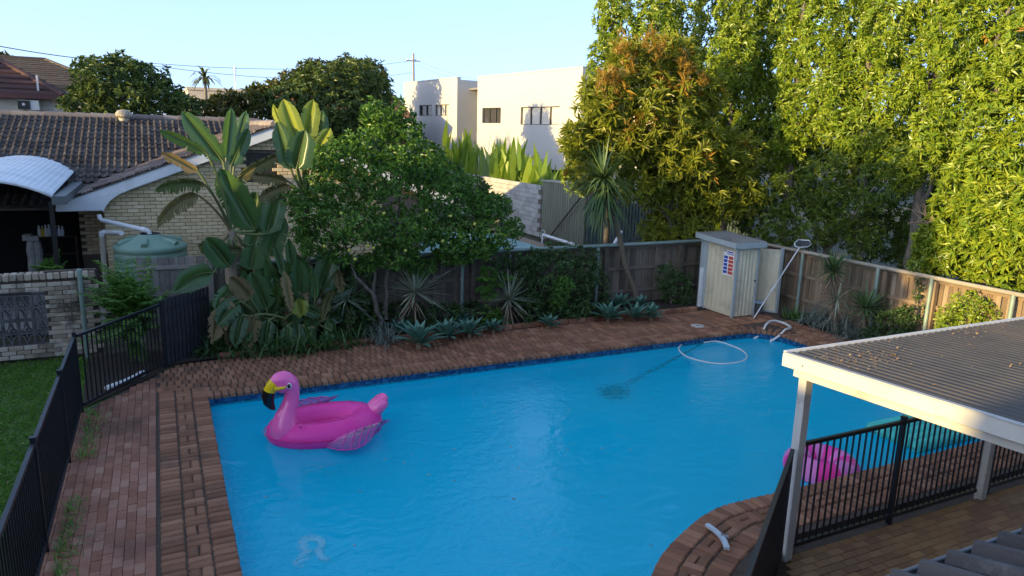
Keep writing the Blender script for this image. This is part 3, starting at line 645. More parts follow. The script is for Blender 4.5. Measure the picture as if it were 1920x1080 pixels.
# gable wall: core with bricks laid on its face
core = MB(); core.prism([(-1.2, HY+0.02, 0), (6.4, HY+0.02, 0), (6.4, HY+0.02, rake(6.4)-.2), (PK[0], HY+0.02, PK[1]-.2), (-1.2, HY+0.02, rake(-1.2)-.2)], (0, 0.22, 0))
core.box((-1.2, HY+.24, 0), (-0.98, 21.0, 2.6)); core.build('wall_core', WALL_JOINT, t)
HB = [piece_mesh('house_brick_%d' % i, 0.231, 0.09, 0.0765, CREAM, 0.004, 0.0015) for i in range(5)]; pl = []
WIN = (2.0, 2.62, 2.9, 3.75)
for r in range(50):
    z = 0.045 + r*0.0865
    if r % 2 and z > .7 and z < rake(-1.2)-.2: p = Vector((-1.145, HY-.018, z)); pl.append((cam_d(p), random.choice(HB), p, (0, 0, 0), (.47, 1, 1)))
    for i in range(33):
        x = -1.09 + i*0.2415 + (0.12 if r % 2 else 0)
        if x > 5.2 or z > rake(x+0.11 if x < 2.6 else x)-0.2 or z < 0.7: continue
        if WIN[0]-.1 < x < WIN[1]-.0 and WIN[2] < z < WIN[3]: continue
        p = Vector((x, HY - 0.018 + random.uniform(-.003, .003), z)); pl.append((cam_d(p)+max(0, x-3.0)*4+max(0, 1.3-z)*5, random.choice(HB), p, (0, 0, 0), (1, 1, 1)))
lay_pieces('brick', pl, t)
w = MB().box((WIN[0]-.05, HY-.03, WIN[2]), (WIN[1]-.06, HY+.015, WIN[3]-.1)).build('window', GLASS_D, t); MB().box((WIN[0]-.09, HY-.045, WIN[2]-.04), (WIN[0]-.05, HY+.01, WIN[3]-.06)).build('frame', FRAME_D, w)
# fascia (barge board) with the rounded boxed eave at its lower end
fz = 0.27
MB().prism([(XL, HY-.30, rake(XL)), (PK[0], HY-.30, PK[1]), (PK[0], HY-.30, PK[1]-fz), (-0.55, HY-.30, rake(-0.55)-fz), (-0.85, HY-.30, rake(-0.85)-fz-.02), (-1.05, HY-.30, rake(-1.05)-.36), (-1.16, HY-.30, rake(-1.16)-.47), (-1.2, HY-.30, rake(-1.2)-.56), (-1.22, HY-.30, rake(XL)-.17), (XL-.02, HY-.30, rake(XL)-.17)], (0, .06, 0)).build('barge_board', BLUEWHITE, t)
MB().prism([(PK[0]+.003, HY-.30, PK[1]), (XR, HY-.30, rake(XR)), (XR, HY-.30, rake(XR)-fz), (PK[0]+.003, HY-.30, PK[1]-fz)], (0, .06, 0)).build('barge_board', BLUEWHITE, t)
MB().box((XL, HY-.235, rake(XL)-.19), (-1.22, 21, rake(XL)-.15)).build('soffit', BLUEWHITE, t)
MB().prism([(-1.2, HY-.235, rake(-1.2)-.3), (PK[0], HY-.235, PK[1]-.28), (PK[0], HY-.235, PK[1]-.25), (-1.2, HY-.235, rake(-1.2)-.27)], (0, .23, 0)).build('soffit', BLUEWHITE, t)
# wing roof (both slopes) and main roof as base sheets under the tiles
RY = 25.2; RZ = 4.42
def main_z(y): return RZ - (RY-y)*SL
rb = MB()
rb.prism([(XL-.06, HY-.32, rake(XL-.06)), (PK[0], HY-.32, PK[1]), (PK[0], HY-.32, PK[1]-.03), (XL-.06, HY-.32, rake(XL-.06)-.03)], (0, 6.3, 0))
rb.prism([(PK[0], HY-.32, PK[1]), (XR, HY-.32, rake(XR)), (XR, HY-.32, rake(XR)-.03), (PK[0], HY-.32, PK[1]-.03)], (0, 6.3, 0))
rb.prism([(-9, 19.7, main_z(19.7)), (-9, RY, RZ), (-9, RY, RZ-.04), (-9, 19.7, main_z(19.7)-.04)], (11.6, 0, 0))
rb.prism([(-9, RY, RZ), (-9, 31, RZ-5.8*SL), (-9, 31, RZ-5.8*SL-.04), (-9, RY, RZ-.04)], (12.3, 0, 0))
rb.build('roof_deck', TILE_BR, t)
# one double-roll tile: two humps and two pans, with a thick front edge
def tile_mesh(name, m, wdt=0.345, ln=0.40, hump=0.045, tk=0.022):
    mb = MB(); N = 12; prof = []
    for i in range(N+1):
        u = i/N; prof.append((u*wdt-wdt/2, hump*max(0, math.sin(u*4*math.pi))**0.8 + 0.006*random.random()))
    vs = [(x, 0, z+0.03) for x, z in prof]+[(x, ln, z) for x, z in prof]+[(x, 0, z+0.03-tk) for x, z in prof]
    k = N+1; mb.add(vs, [(i, i+1, k+i+1, k+i) for i in range(N)] + [(2*k+i, 2*k+i+1, i+1, i) for i in range(N)]); return mb.mesh(name, m)
TM = [tile_mesh('roof_tile_%d' % i, TILE_DK) for i in range(4)]; TB = [tile_mesh('worn_tile_%d' % i, TILE_BR, hump=0.03) for i in range(4)]
ang = math.atan(SL); pl = []
for r in range(18):
    y = RY - 0.16 - (r+1)*0.315*math.cos(ang)
    for i in range(27):
        x = -5.6 + i*0.335
        if main_z(y) < rake(x)-.02 and x > XL: continue
        if x > 2.7: continue
        p = Vector((x, y, main_z(y)+.012+random.uniform(-.006, .006))); pl.append((-p.y*0.0+cam_d(p)+(8 if x < -4.6 else 0), random.choice(TM), p, (ang+random.uniform(-.02, .02), 0, random.uniform(-.015, .015)), (1, 1, 1)))
rf = MB().box((-9, RY-.05, RZ-.04), (3.1, RY+.05, RZ)).build('main_roof', TILE_DK, t); lay_pieces('roof_tile', pl, rf)
pl = []                                                  # tiles of the wing's left slope, seen edge on
for r in range(15):
    x = PK[0] - .15 - (r+1)*0.315*math.cos(ang)
    for i in range(18):
        y = HY - .15 + i*0.335
        if rake(x) < main_z(y)-.02: continue
        p = Vector((x, y, rake(x)+.012+random.uniform(-.006, .006))); pl.append((cam_d(p), random.choice(TB), p, (ang+random.uniform(-.03, .03), 0, -math.pi/2+random.uniform(-.03, .03)), (1, 1, 1)))
wr = MB().box((PK[0]-.06, HY-.3, PK[1]-.03), (PK[0]+.06, RY-1, PK[1]+.01)).build('wing_roof', TILE_BR, t); lay_pieces('roof_tile', pl, wr)
cm = MB().tube([(0, -0.21, 0), (0, 0.21, 0.012)], [0.11, 0.125], 10, flat=(1, 1)).mesh('ridge_tile', TILE_BR)
RT = mat('weathered ridge tile', [(0.15, 0.125, 0.115), (0.25, 0.215, 0.20)], 0.9, 6, bump=0.5, pieces=True); cm.materials[0] = RT
for i in range(22): link('ridge_tile', cm, rf, (-5.4+i*0.39, RY, RZ+.0), (0, 0, math.pi/2))
for i in range(15): link('ridge_tile', cm, wr, (PK[0], HY-.1+i*0.39, PK[1]-.0), (0, 0, 0))
edge = MB()                                              # rough mortar bedding along the rake
for i in range(70):
    x = XL + i*0.066; edge.ball((x, HY-.27+random.uniform(-.03, .03), rake(x)+.01), (random.uniform(.02, .05), .04, random.uniform(.012, .035)), n=6, m=4)
edge.build('mortar_bedding', mat('broken mortar', [(0.10, 0.09, 0.08), (0.35, 0.33, 0.31)], 0.95, 15), t)
# roof ventilator
v = at(232, 214, Y=RY-.25); vt = MB(); vt.lathe((v.x, v.y, v.z-.30), [(.15, 0), (.15, .18)], 16)
for k in range(18):
    a = 2*math.pi*k/18; pts = [Vector((v.x+math.cos(a+u*.5)*r, v.y+math.sin(a+u*.5)*r, v.z-.10+z)) for u, (r, z) in enumerate([(.14, 0), (.20, .05), (.21, .11), (.16, .18), (.05, .21)])]; vt.tube(pts, .022, 5, 1)
vt.ball((v.x, v.y, v.z), (.15, .15, .11), 2, 12, 8)
vt.build('roof_ventilator', [mat('vent base', [(0.34, 0.31, 0.24)], 0.6), mat('vent vane', [(0.33, 0.29, 0.24), (0.42, 0.38, 0.32)], 0.5, 6), FRAME_D], t)
# porch: back wall, dark interior, shelves
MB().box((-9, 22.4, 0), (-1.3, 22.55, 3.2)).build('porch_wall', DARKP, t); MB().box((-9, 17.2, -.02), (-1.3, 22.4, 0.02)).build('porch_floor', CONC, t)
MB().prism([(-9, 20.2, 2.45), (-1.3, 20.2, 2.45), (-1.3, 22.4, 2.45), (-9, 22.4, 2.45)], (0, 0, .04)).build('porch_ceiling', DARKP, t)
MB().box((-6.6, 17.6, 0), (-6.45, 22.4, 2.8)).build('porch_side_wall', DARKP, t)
MB().box((-5.2, 22.33, 0.05), (-4.3, 22.4, 2.1)).build('door', mat('dark brown door', [(0.035, 0.022, 0.015)], 0.5), t)
bx0 = at(147, 400, Y=21.2).x; bx1 = at(190, 400, Y=21.2).x
MB().box((bx0, 21.22, 0), (bx1+.6, 21.4, 2.5)).build('pier_core', WALL_JOINT, t); pl = []
for r in range(22):
    for i in range(4):
        p = Vector((bx0+.12+i*0.2415+(0.12 if r % 2 else 0), 21.19, 1.0+r*0.0865)); 
        if p.z < 2.42 and p.x < bx1+.5: pl.append((cam_d(p), random.choice(HB), p, (0, 0, 0), (1, 1, 1)))
pier = MB().box((bx0, 21.18, .9), (bx0+.01, 21.2, .95)).build('brick_pier', CREAM, t); lay_pieces('brick', pl, pier)

# carport arch
t = thing('carport_canopy', 'white arched corrugated canopy over the dark porch', 'canopy', (-3.1, 19.5, 0))
R = 2.3; cx, cz = -3.12, 3.17-R; a1 = math.asin(1.17/R); mb = MB(); N = 48; pts = []
for i in range(N+1):
    a = -a1 + 2*a1*i/N; rr = R + (0.005 if i % 2 else -0.002); pts.append((cx+math.sin(a)*rr, cz+math.cos(a)*rr))
vs = [(x, 16.95, z) for x, z in pts]+[(x, 23.2, z+.26) for x, z in pts]+[(x, 16.95, z-.012) for x, z in pts]+[(x, 23.2, z+.248) for x, z in pts]; k = N+1
mb.add(vs, [(i, i+1, k+i+1, k+i) for i in range(N)]+[(2*k+i, 3*k+i, 3*k+i+1, 2*k+i+1) for i in range(N)]+[(i, 2*k+i, 2*k+i+1, i+1) for i in range(N)])
mb.build('arched_sheet', BLUEWHITE, t)
mb = MB(); mb.tube([(x, 16.96, z-.03) for x, z in pts[::4]], .035, 6, smooth=False); mb.build('edge_trim', BLUEWHITE, t)
MB().box((pts[-1][0]-.02, 16.95, pts[-1][1]-.20), (pts[-1][0]+.22, 22.0, pts[-1][1]-.03)).build('gutter', mat('grey gutter', [(0.10, 0.115, 0.12)], 0.5), t)
for x in (-4.2, -2.0): MB().box((x-.04, 17.0, 0), (x+.04, 17.08, 2.7)).build('post', DARKP, t)

# water tank with downpipes
tc = Vector((-0.28, 17.55, 0)); t = thing('water_tank', 'round pale green plastic water tank against the cream brick wall', 'tank', tc)
tm = MB(); prof = [(0.70, 0), (0.72, .06)]
for i in range(9): prof += [(.73, .12+i*.165), (.73, .20+i*.165), (.718, .225+i*.165), (.718, .26+i*.165)]
prof += [(.735, 1.60), (.735, 1.68), (.70, 1.71), (.24, 1.90), (.22, 1.93), (.17, 1.93)]; tm.lathe(tc, prof, 40); tm.build('tank_body', TANK_G, t)
MB().lathe(tc, [(.205, 1.925), (.205, 1.945), (.18, 1.945), (.175, 1.92), (0, 1.915)], 24).build('strainer', BLACKV, t)
for k in range(6):
    a = math.radians(20+60*k); d = Vector((math.cos(a), math.sin(a), 0)); p0 = tc + d*.30 + Vector((0, 0, 1.845)); p1 = tc + d*.66 + Vector((0, 0, 1.745)); MB().tube([p0, p0.lerp(p1, .5)+Vector((0, 0, .012)), p1], [.035, .055, .065], 10).build('lid_rib', TANK_G, t)
t = thing('tank_inlet_pipe', 'white pipe sloping from the gutter down to the tank lid', 'pipe', (-0.9, 18, 2))
a = at(191, 413, Y=18.6); b_ = at(275, 432, Y=17.6); mb = MB(); mb.tube([a+Vector((-.05, .05, .12)), a+Vector((-.04, .03, .05)), a, b_, b_+Vector((.04, 0, -.02)), b_+Vector((.05, 0, -.1))], .05, 12); mb.build('pipe', PVC, t)
mb = MB(); mb.tube([a.lerp(b_, .9), b_], .06, 12); mb.build('elbow', PVC, t)
t = thing('overflow_pipe', 'white elbow pipe running from the tank down beside the brick wall corner', 'pipe', (-1.3, 18.5, 0))
a = at(228, 437, Y=17.75); c = at(190, 436, Y=18.55); e = at(199, 500, Y=18.5)
MB().tube([a, c+Vector((.12, 0, 0))], .052, 12).build('pipe', PVC, t); MB().tube([c+Vector((.12, 0, 0)), c+Vector((.04, 0, .01)), c, c+Vector((0, 0, -.1))], .055, 12).build('elbow', PVC, t); MB().tube([c+Vector((0, 0, -.08)), Vector((c.x, c.y, 0))], .055, 12).build('downpipe', PVC_B, t)

# porch things
t = thing('shelf_unit', 'low dark wooden shelf in the porch carrying a row of bottles', 'shelf', (-2.45, 21.0, 0)); s0 = at(72, 443, Y=21); s1 = at(122, 443, Y=21)
SHW = mat('dark stained wood', [(0.03, 0.02, 0.014), (0.05, 0.034, 0.024)], 0.7, 6)
for z in (s0.z, s0.z-.42, .12): MB().box((s0.x-.1, 20.85, z-.03), (s1.x+.25, 21.15, z)).build('shelf_board', SHW, t)
for x in (s0.x-.1, s1.x+.22): MB().box((x, 20.86, 0), (x+.03, 21.14, s0.z-.03)).build('side_panel', SHW, t)
cols = [('white', (0.7, 0.7, 0.68)), ('yellow', (0.6, 0.45, 0.03)), ('white', (0.66, 0.68, 0.66)), ('pale grey', (0.5, 0.52, 0.55)), ('blue', (0.03, 0.05, 0.32)), ('violet', (0.2, 0.14, 0.42)), ('white', (0.72, 0.72, 0.74)), ('pale blue', (0.5, 0.58, 0.7))]
where = ['leftmost on the dark porch shelf', 'second from the left on the porch shelf', 'just right of the yellow one on the porch shelf', 'left of the dark blue one on the porch shelf', 'in the middle of the porch shelf', 'just right of the dark blue one on the porch shelf', 'second from the right end of the porch shelf', 'at the right end of the porch shelf']
for i, ((cn, c), wh) in enumerate(zip(cols, where)):
    x = s0.x + (s1.x-s0.x)*(i+.5)/8; h = random.uniform(.24, .30); q = thing('bottle', f'{cn} plastic bottle {wh}', 'bottle', (x, 20.93, s0.z), 'bottles on the porch shelf')
    mb = MB(); mb.lathe((x, 20.93, s0.z), [(.034, 0), (.036, .01), (.036, h*.62), (.018, h*.8), (.016, h*.9)], 12); mb.build('body', mat('bottle '+cn, [c], 0.35), q)
    MB().lathe((x, 20.93, s0.z+h*.88), [(.02, 0), (.02, h*.12), (0, h*.12)], 10).build('cap', WHITEV, q)
sp = at(65, 492, Y=20.0); sp.z = -.12; t = thing('garden_statue', 'pale weathered stone statue with flat slab tops at the front of the dark porch', 'statue', sp)
g_ = lambda x, y: at(x, y, Y=20.0)
def slab(x0, x1, y0, y1, d0, d1): a, b_ = g_(x0, y1), g_(x1, y0); return MB().box((a.x, 20+d0, a.z), (b_.x, 20+d1, b_.z))
slab(44, 59, 439, 450, -.14, .12).build('top_slab', STONE, t); slab(57, 73, 441, 450, -.20, .02).build('top_slab', STONE, t)
mb = MB()
for xc, w_ in ((58, 9), (70, 8)):
    c = g_(xc, 451); w_ *= px_m(c)*.9; mb.lathe((c.x, c.y-.06, -.02), [(w_*1.1, 0), (w_*1.0, .5), (w_*1.12, .9), (w_*.92, 1.15), (w_*1.1, 1.32), (w_*.8, c.z-.02), (w_*.7, c.z+.02)], 11, 0, False)
mb.build('draped_body', STONE, t)

# ================================================================== HOUSES BEHIND
def hip_house(name_label, x0, x1, y0, y1, ez, rise, wm_, rm, gm, eave=.45):
    t = thing('house', name_label, 'house', ((x0+x1)/2, y0, 0)); MB().box((x0, y0, 0), (x1, y1, ez)).build('wall', wm_, t)
    a, b_, c, d = (x0-eave, y0-eave, ez), (x1+eave, y0-eave, ez), (x1+eave, y1+eave, ez), (x0-eave, y1+eave, ez); my = (y0+y1)/2; hw = (y1-y0)/2
    r0, r1 = (x0+hw*.9, my, ez+rise), (x1-hw*.9, my, ez+rise); mb = MB(); mb.add([a, b_, c, d, r0, r1], [(0, 1, 5, 4), (1, 2, 5), (2, 3, 4, 5), (3, 0, 4)]); roof = mb.build('roof', rm, t)
    n = 12; pl = MB()                                    # courses of tiles as shallow steps on the front and right slopes
    for i in range(n):
        q0 = i/n; A = Vector(a).lerp(Vector(r0), q0); B = Vector(b_).lerp(Vector(r1), q0); pl.bar(A+Vector((0, 0, .02)), B+Vector((0, 0, .02)), .10, .05); C = Vector(c).lerp(Vector(r1), q0); pl.bar(B+Vector((0, 0, .02)), C+Vector((0, 0, .02)), .10, .05)
    prop(pl.build('tile_courses', rm, roof), kind='stuff')
    MB().tube([b_, r1], .12, 6).build('hip_tiles', rm, roof); MB().tube([r0, r1], .12, 6).build('ridge_tiles', rm, roof)
    g = MB(); g.bar(Vector(a)+Vector((0, -.05, -.07)), Vector(b_)+Vector((.05, -.05, -.07)), .12, .2); g.bar(Vector(b_)+Vector((.05, 0, -.07)), Vector(c)+Vector((.05, 0, -.07)), .12, .2); g.build('gutter', gm, t); return t
e = at(121, 180, Y=36); h1 = hip_house('pale house with maroon hip roof and an air conditioner behind the tiled roof', -15, e.x-.45, 36, 45, e.z, 2.6, STUCCO, TILE_RED, MAROON)
bd = MB()
for i in range(10): bd.box((-15, 35.975, e.z-2.2+i*.2), (e.x-.46, 35.998, e.z-2.2+i*.2+.185))
prop(bd.build('weatherboards', STUCCO, h1), kind='stuff')
a = at(54, 197, Y=35.7); t = thing('air_conditioner', 'white air conditioner unit with black fan grille on the pale house wall', 'air conditioner', a)
s = px_m(a); MB().box((a.x-17*s, 35.55, a.z-9*s), (a.x+17*s, 35.9, a.z+9*s)).build('case', WHITE_P, t); MB().box((a.x-16.5*s, 35.51, a.z-8*s), (a.x+3*s, 35.549, a.z+8*s)).build('fan_grille', BLACKV, t)
MB().tube([(a.x-7*s, 35.49, a.z+1*s), (a.x-7*s, 35.53, a.z+1*s)], 2.6*s, 12).build('fan_hub', WHITE_P, t)
MB().box((a.x+15*s, 35.85, a.z), (a.x+18*s, 35.95, a.z+1.2)).build('conduit', WHITE_P, t)
e = at(150, 152, Y=52); hip_house('grey tiled house roof half hidden by the round dark tree', e.x-14, e.x+1.5, 52, 60, e.z-.3, 1.7, STUCCO, TILE_DK, FRAME_D)
a = at(352, 168, Y=75); b_ = at(472, 166, Y=75); t = thing('flat_roofed_building', 'beige flat roofed building far beyond the tiled roof', 'building', (a.x, 75, 0)); MB().box((a.x, 75, 0), (b_.x, 90, a.z)).build('wall', BEIGE, t); MB().box((a.x-.1, 74.9, a.z), (b_.x+.1, 90.1, a.z+.25)).build('parapet', BEIGE, t)
a = at(742, 178, Y=46); t = thing('house', 'terracotta tiled house corner glimpsed beside the white building', 'house', (a.x, 46, 0)); RC = mat('orange terracotta tile', [(0.20, 0.075, 0.04), (0.32, 0.13, 0.07)], 0.85, 3, bump=0.4)
MB().prism([(a.x-7, 46, a.z-1.4), (a.x+1.2, 46, a.z-1.4), (a.x+1.2, 50, a.z+.2), (a.x-7, 50, a.z+.2)], (0, 0, -.08)).build('roof', RC, t); MB().box((a.x-6.6, 46.5, 0), (a.x+.9, 53, a.z-1.45)).build('wall', mat('dark brick', [(0.12, 0.07, 0.05)], 0.9), t); MB().box((a.x-7, 45.9, a.z-1.62), (a.x+1.2, 46, a.z-1.42)).build('gutter', WHITE_P, t)

# ---- the white rendered building
W0 = Vector((19.6, 32.7, 0)); WD = Vector((-0.122, 0.993, 0)).normalized(); WN = Vector((-WD.y, WD.x, 0))*1.0      # WN points out of the lit face
if WN.x > 0: WN = -WN
t = thing('white_building', 'white rendered two storey building with dark framed windows in low sun', 'building', W0); wb = t; PT = 7.62
def wpt(s, o, z): q = W0 + WD*s + WN*o; return Vector((q.x, q.y, z))
def wslab(s0, s1, z0, z1, o0, o1): 
    mb = MB(); mb.prism([wpt(s0, o0, z0), wpt(s1, o0, z0), wpt(s1, o0, z1), wpt(s0, o0, z1)], WN*(o1-o0)); return mb
def wall_s(x, y): # where a photo ray meets the face
    d = ray(x, y); q = (W0-CAM).dot(WN)/d.dot(WN); p = CAM + d*q; return (p-W0).dot(WD), p.z
def px_rect(x0, y0, x1, y1): 
    a = wall_s(x0, (y0+y1)/2)[0]; b_ = wall_s(x1, (y0+y1)/2)[0]; zz = [wall_s(x0, y0)[1], wall_s(x0, y1)[1], wall_s(x1, y0)[1], wall_s(x1, y1)[1]]
    return min(a, b_), max(a, b_), (zz[1]+zz[3])/2, (zz[0]+zz[2])/2
wins = [px_rect(904, 202, 939, 231), px_rect(976, 200, 1049, 234)]; wins2 = [px_rect(786, 197, 810, 217), px_rect(816, 196, 842, 217)]
s_a, s_b, s_c = wall_s(895, 200)[0], wall_s(857, 200)[0], wall_s(757, 200)[0]
def wall_with_holes(s0, s1, z0, z1, holes, o0=-.25, o1=0.0):
    holes = sorted(holes); zs = sorted({z0, z1, *[h[2] for h in holes], *[h[3] for h in holes]}); mb = MB()
    for za, zb in zip(zs[:-1], zs[1:]):
        cut = sorted([(h[0], h[1]) for h in holes if h[2] < (za+zb)/2 < h[3]]); s = s0
        for a, b_ in cut + [(s1, s1)]:
            if a > s: mb.prism([wpt(s, o0, za), wpt(a, o0, za), wpt(a, o0, zb), wpt(s, o0, zb)], WN*(o1-o0))
            s = b_
    return mb
wall_with_holes(0, s_a, 2.4, PT, wins).build('front_wall', RENDER_W, t); wall_with_holes(s_b, s_c, 1.0, PT+.1, wins2).build('front_wall', RENDER_W, t)
wslab(0, s_a, PT, PT+.06, -.3, .03).build('parapet_cap', RENDER_W, t); wslab(s_b, s_c, PT+.1, PT+.16, -.3, .03).build('parapet_cap', RENDER_W, t)
gz = wall_s(983, 187)[1]; wslab(.0, s_a, gz, gz+.03, .0, .012).build('render_joint', mat('render joint line', [(0.5, 0.48, 0.44)], 0.9), t)  # thin raised joint strip, slightly paler than the wall
WG = mat('warm grey panel', [(0.50, 0.49, 0.46)], 0.7, 1)
wslab(s_a, s_b, 1.0, 7.0, -2.4, -2.2).build('recess_wall', WG, t); wslab(s_a-.15, s_a, 1.0, PT, -2.4, -.25).build('return_wall', RENDER_W, t); wslab(s_b, s_b+.15, 1.0, PT, -2.4, -.25).build('return_wall', RENDER_W, t)
wslab(s_a, s_b, 7.0, 7.12, -2.6, -.9).build('recess_roof', ROOF_G, t)
dr = px_rect(862, 196, 889, 251); wslab(s_a+.25, s_b-.55, dr[2], 5.75, -2.2, -2.15).build('dark_panel', mat('charcoal door', [(0.07, 0.07, 0.085)], 0.6), t)
wslab(-1.0, s_c, 1.0, 7.0, -9.0, -8.8).build('rear_wall', RENDER_W, t); wslab(0, .2, 0, PT, -9, -.25).build('end_wall', RENDER_W, t); wslab(-4.0, 0, 2.4, 6.7, -3.0, -2.8).build('side_wall', WG, t); wslab(-4.4, .0, 6.7, 6.95, -3.4, -.9).build('side_roof', ROOF_G, t)
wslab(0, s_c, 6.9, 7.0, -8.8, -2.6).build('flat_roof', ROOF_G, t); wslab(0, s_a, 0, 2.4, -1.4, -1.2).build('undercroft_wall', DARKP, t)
for kk, (a, b_, z0, z1) in enumerate(wins + wins2):
    f = wslab(a, b_, z0, z1, -.16, -.14).build('window', GLASS_D if kk in (0,) else (BLIND if kk in (1, 3) else GLASS_D), t)
    fr = MB(); n = {0: 3, 1: 4, 2: 2, 3: 3}[kk]
    for i in range(n+1): s = a + (b_-a)*i/n; fr.bar(wpt(s, -.10, z0), wpt(s, -.10, z1), .07 if i in (0, n) else .10, .05, up=tuple(WN))
    for z in (z0, z1): fr.bar(wpt(a, -.10, z), wpt(b_, -.10, z), .06, .07)
    fr.build('frame', FRAME_D, f)

# ---- the yard beyond the back fence
t = thing('block_wall', 'pale grey concrete block wall beyond the back fence', 'wall', (14.45, 30, 0)); BLK = mat('pale block', [(0.28, 0.275, 0.27), (0.36, 0.355, 0.35), (0.43, 0.425, 0.42)], 0.9, 6, bump=0.3, pieces=True, dirt=(0.25, 0.17, 0.12), dscale=1.0, damt=(0.6, 0.8))
MB().box((14.40, 26.95, 0), (14.55, 38, 2.16)).build('core', WALL_JOINT, t); BM_ = [piece_mesh('block_%d' % i, 0.10, 0.385, 0.187, BLK, 0.006, 0.002) for i in range(3)]; pl = []
for r in range(11):
    for i in range(28):
        p = Vector((14.385, 27.1+i*0.397+(0.198 if r % 2 else 0), .10+r*.198)); pl.append((cam_d(p), random.choice(BM_), p, (0, 0, 0), (1, 1, 1)))
lay_pieces('block', pl, t)
def corr(mb, a, b_, z0, z1, pitch=0.09, depth=0.018, mi=0):
    a, b_ = Vector((*a, 0)), Vector((*b_, 0)); L = (b_-a).length; d = (b_-a)/L; nr = Vector((d.y, -d.x, 0)); n = max(2, int(L/pitch*4)); pts = [a + d*(L*i/n) + nr*(depth*(0, 1, 1, 0)[i % 4]) for i in range(n+1)]
    mb.add([p+Vector((0, 0, z0)) for p in pts]+[p+Vector((0, 0, z1)) for p in pts], [(i, i+1, n+2+i, n+1+i) for i in range(n)]); return mb
t = thing('garden_shed', 'olive green corrugated steel shed beyond the back fence', 'shed', (15.2, 25.5, 0))
corr(MB(), (14.45, 26.9), (14.85, 24.15), -.05, 2.35, 0.16, .05).build('side_wall', RUST_SHED, t); corr(MB(), (14.85, 24.15), (17.2, 24.5), -.05, 2.3, 0.11, .03).build('front_wall', RUST_SHED, t)
MB().prism([(14.35, 27.0, 2.36), (14.78, 24.0, 2.36), (17.3, 24.35, 2.22), (17.3, 27.2, 2.22)], (0, 0, .06)).build('roof', CONC, t); MB().box((14.8, 24.1, 0), (14.88, 24.18, 2.34)).build('corner_trim', RUST_SHED, t)
a = at(1088, 370, X=14.62); b_ = at(1025, 452, X=14.35); MB().bar(a, b_, .05, .05).build('brace', FRAME_D, t)
t = thing('steel_fence', 'dark blue green corrugated steel fence in shade beyond the back fence', 'fence', (17, 21.5, 0))
corr(MB(), (14.9, 23.9), (19.8, 20.2), 0, 1.75, .12, .03).build('sheet', BLUE_STEEL, t); MB().bar((14.9, 23.88, 1.78), (19.8, 20.18, 1.78), .05, .06).build('rail', BLUE_STEEL, t); MB().box((14.86, 23.86, 0), (14.96, 23.96, 2.0)).build('post', BLUE_STEEL, t)
fill(rect(7.5, 22.2, 13.75, 31), [], -.02, 'neighbour_deck', mat('pale tan paving', [(0.25, 0.19, 0.14), (0.34, 0.27, 0.2)], 0.9, 3))
fill([(8, 22.8), (12.9, 22.8), (13.1, 25.6), (12.7, 29.5), (8, 29.5)], [], .0, 'neighbour_pool_water', POOL2)
t = thing('pool_cover_roller', 'white pool cover roller by the olive green shed', 'roller', (13.9, 25.3, 0)); a = at(1018, 440, X=13.75); b_ = at(1084, 461, X=14.3)
MB().tube([a, b_], .06, 12).build('tube', PVC, t); ring = [a + Vector((0, math.cos(i*math.pi/10)*.19, math.sin(i*math.pi/10)*.19)) for i in range(21)]; MB().tube(ring, .014, 6).build('hand_wheel', ALU, t)
for q in (a, b_): mb = MB(); mb.tube([q, Vector((q.x-.15, q.y-.22, 0))], .022, 6); mb.tube([q, Vector((q.x+.1, q.y+.2, 0))], .022, 6); mb.build('stand', ALU, t)
t = thing('picket_fence', 'small black metal pool fence in front of the pale block wall', 'fence', (13.7, 30, 0)); picket_run(t, (13.7, 29.4), (13.9, 33.4), 1.35, 0, .11, .02, .08, .02); square_post(13.7, 29.4, 1.4, t)
t = thing('leaning_pipe', 'short white pipe end poking above the back fence by the tall yucca', 'pipe', (10.3, 15.6, 1.5)); MB().tube([at(1150, 460, Y=15.75), at(1165, 434, Y=15.95)], .042, 10).build('pipe', PVC, t)

# power poles and lines
a = at(777, 160, Y=95); tp = at(775, 100, Y=95); t = thing('power_pole', 'slim power pole standing behind the white building', 'pole', (a.x, 95, 0)); MB().tube([(a.x, 95, 0), (tp.x, 95, tp.z)], [.22, .13], 8).build('shaft', WOODP, t); z = at(775, 114, Y=95).z
MB().bar((tp.x-.95, 95, z), (tp.x+.95, 95, z), .12, .14).build('crossarm', WOODP, t)
for k in (-.8, -.3, .3, .8): MB().lathe((tp.x+k, 95, z+.06), [(.06, 0), (.07, .1), (.03, .18), (0, .2)], 8).build('insulator', PVC, t)
a2 = at(440, 135, Y=70); t = thing('aerial_mast', 'thin television aerial mast above the distant roofs', 'aerial', (a2.x, 70, 0)); MB().tube([(a2.x, 70, 0), (a2.x, 70, a2.z+.5)], .05, 6).build('mast', PVC, t)
for k in range(5): MB().bar((a2.x-.35+.05*k, 70, a2.z-.1+.13*k), (a2.x+.35-.05*k, 70, a2.z-.1+.13*k), .03, .03).build('rod', PVC, t)
def wire(label, p, q, Yp, Yq, sag, r=.022):
    A, B = at(*p, Y=Yp), at(*q, Y=Yq); pts = [A.lerp(B, i/16) - Vector((0, 0, sag*4*(i/16)*(1-i/16))) for i in range(17)]; o = MB().tube(pts, r, 5).build('power_line', WIRE); prop(o, label, 'cable', 'overhead power lines')
wire('thick overhead line crossing the sky high above the maroon hip roof', (-40, 79), (180, 112), 48, 62, .1, .03)
wire('overhead line running from the power pole left over the beige flat roofed building', (175, 109), (770, 114), 62, 95, .9)
wire('overhead line passing low behind the palm towards the power pole', (250, 118), (772, 136), 62, 95, 1.0)
wire('overhead line dropping from the power pole right behind the white building parapet', (782, 113), (935, 158), 95, 60, .3)
wire('lower overhead line dropping right of the power pole', (782, 121), (900, 156), 95, 60, .3)

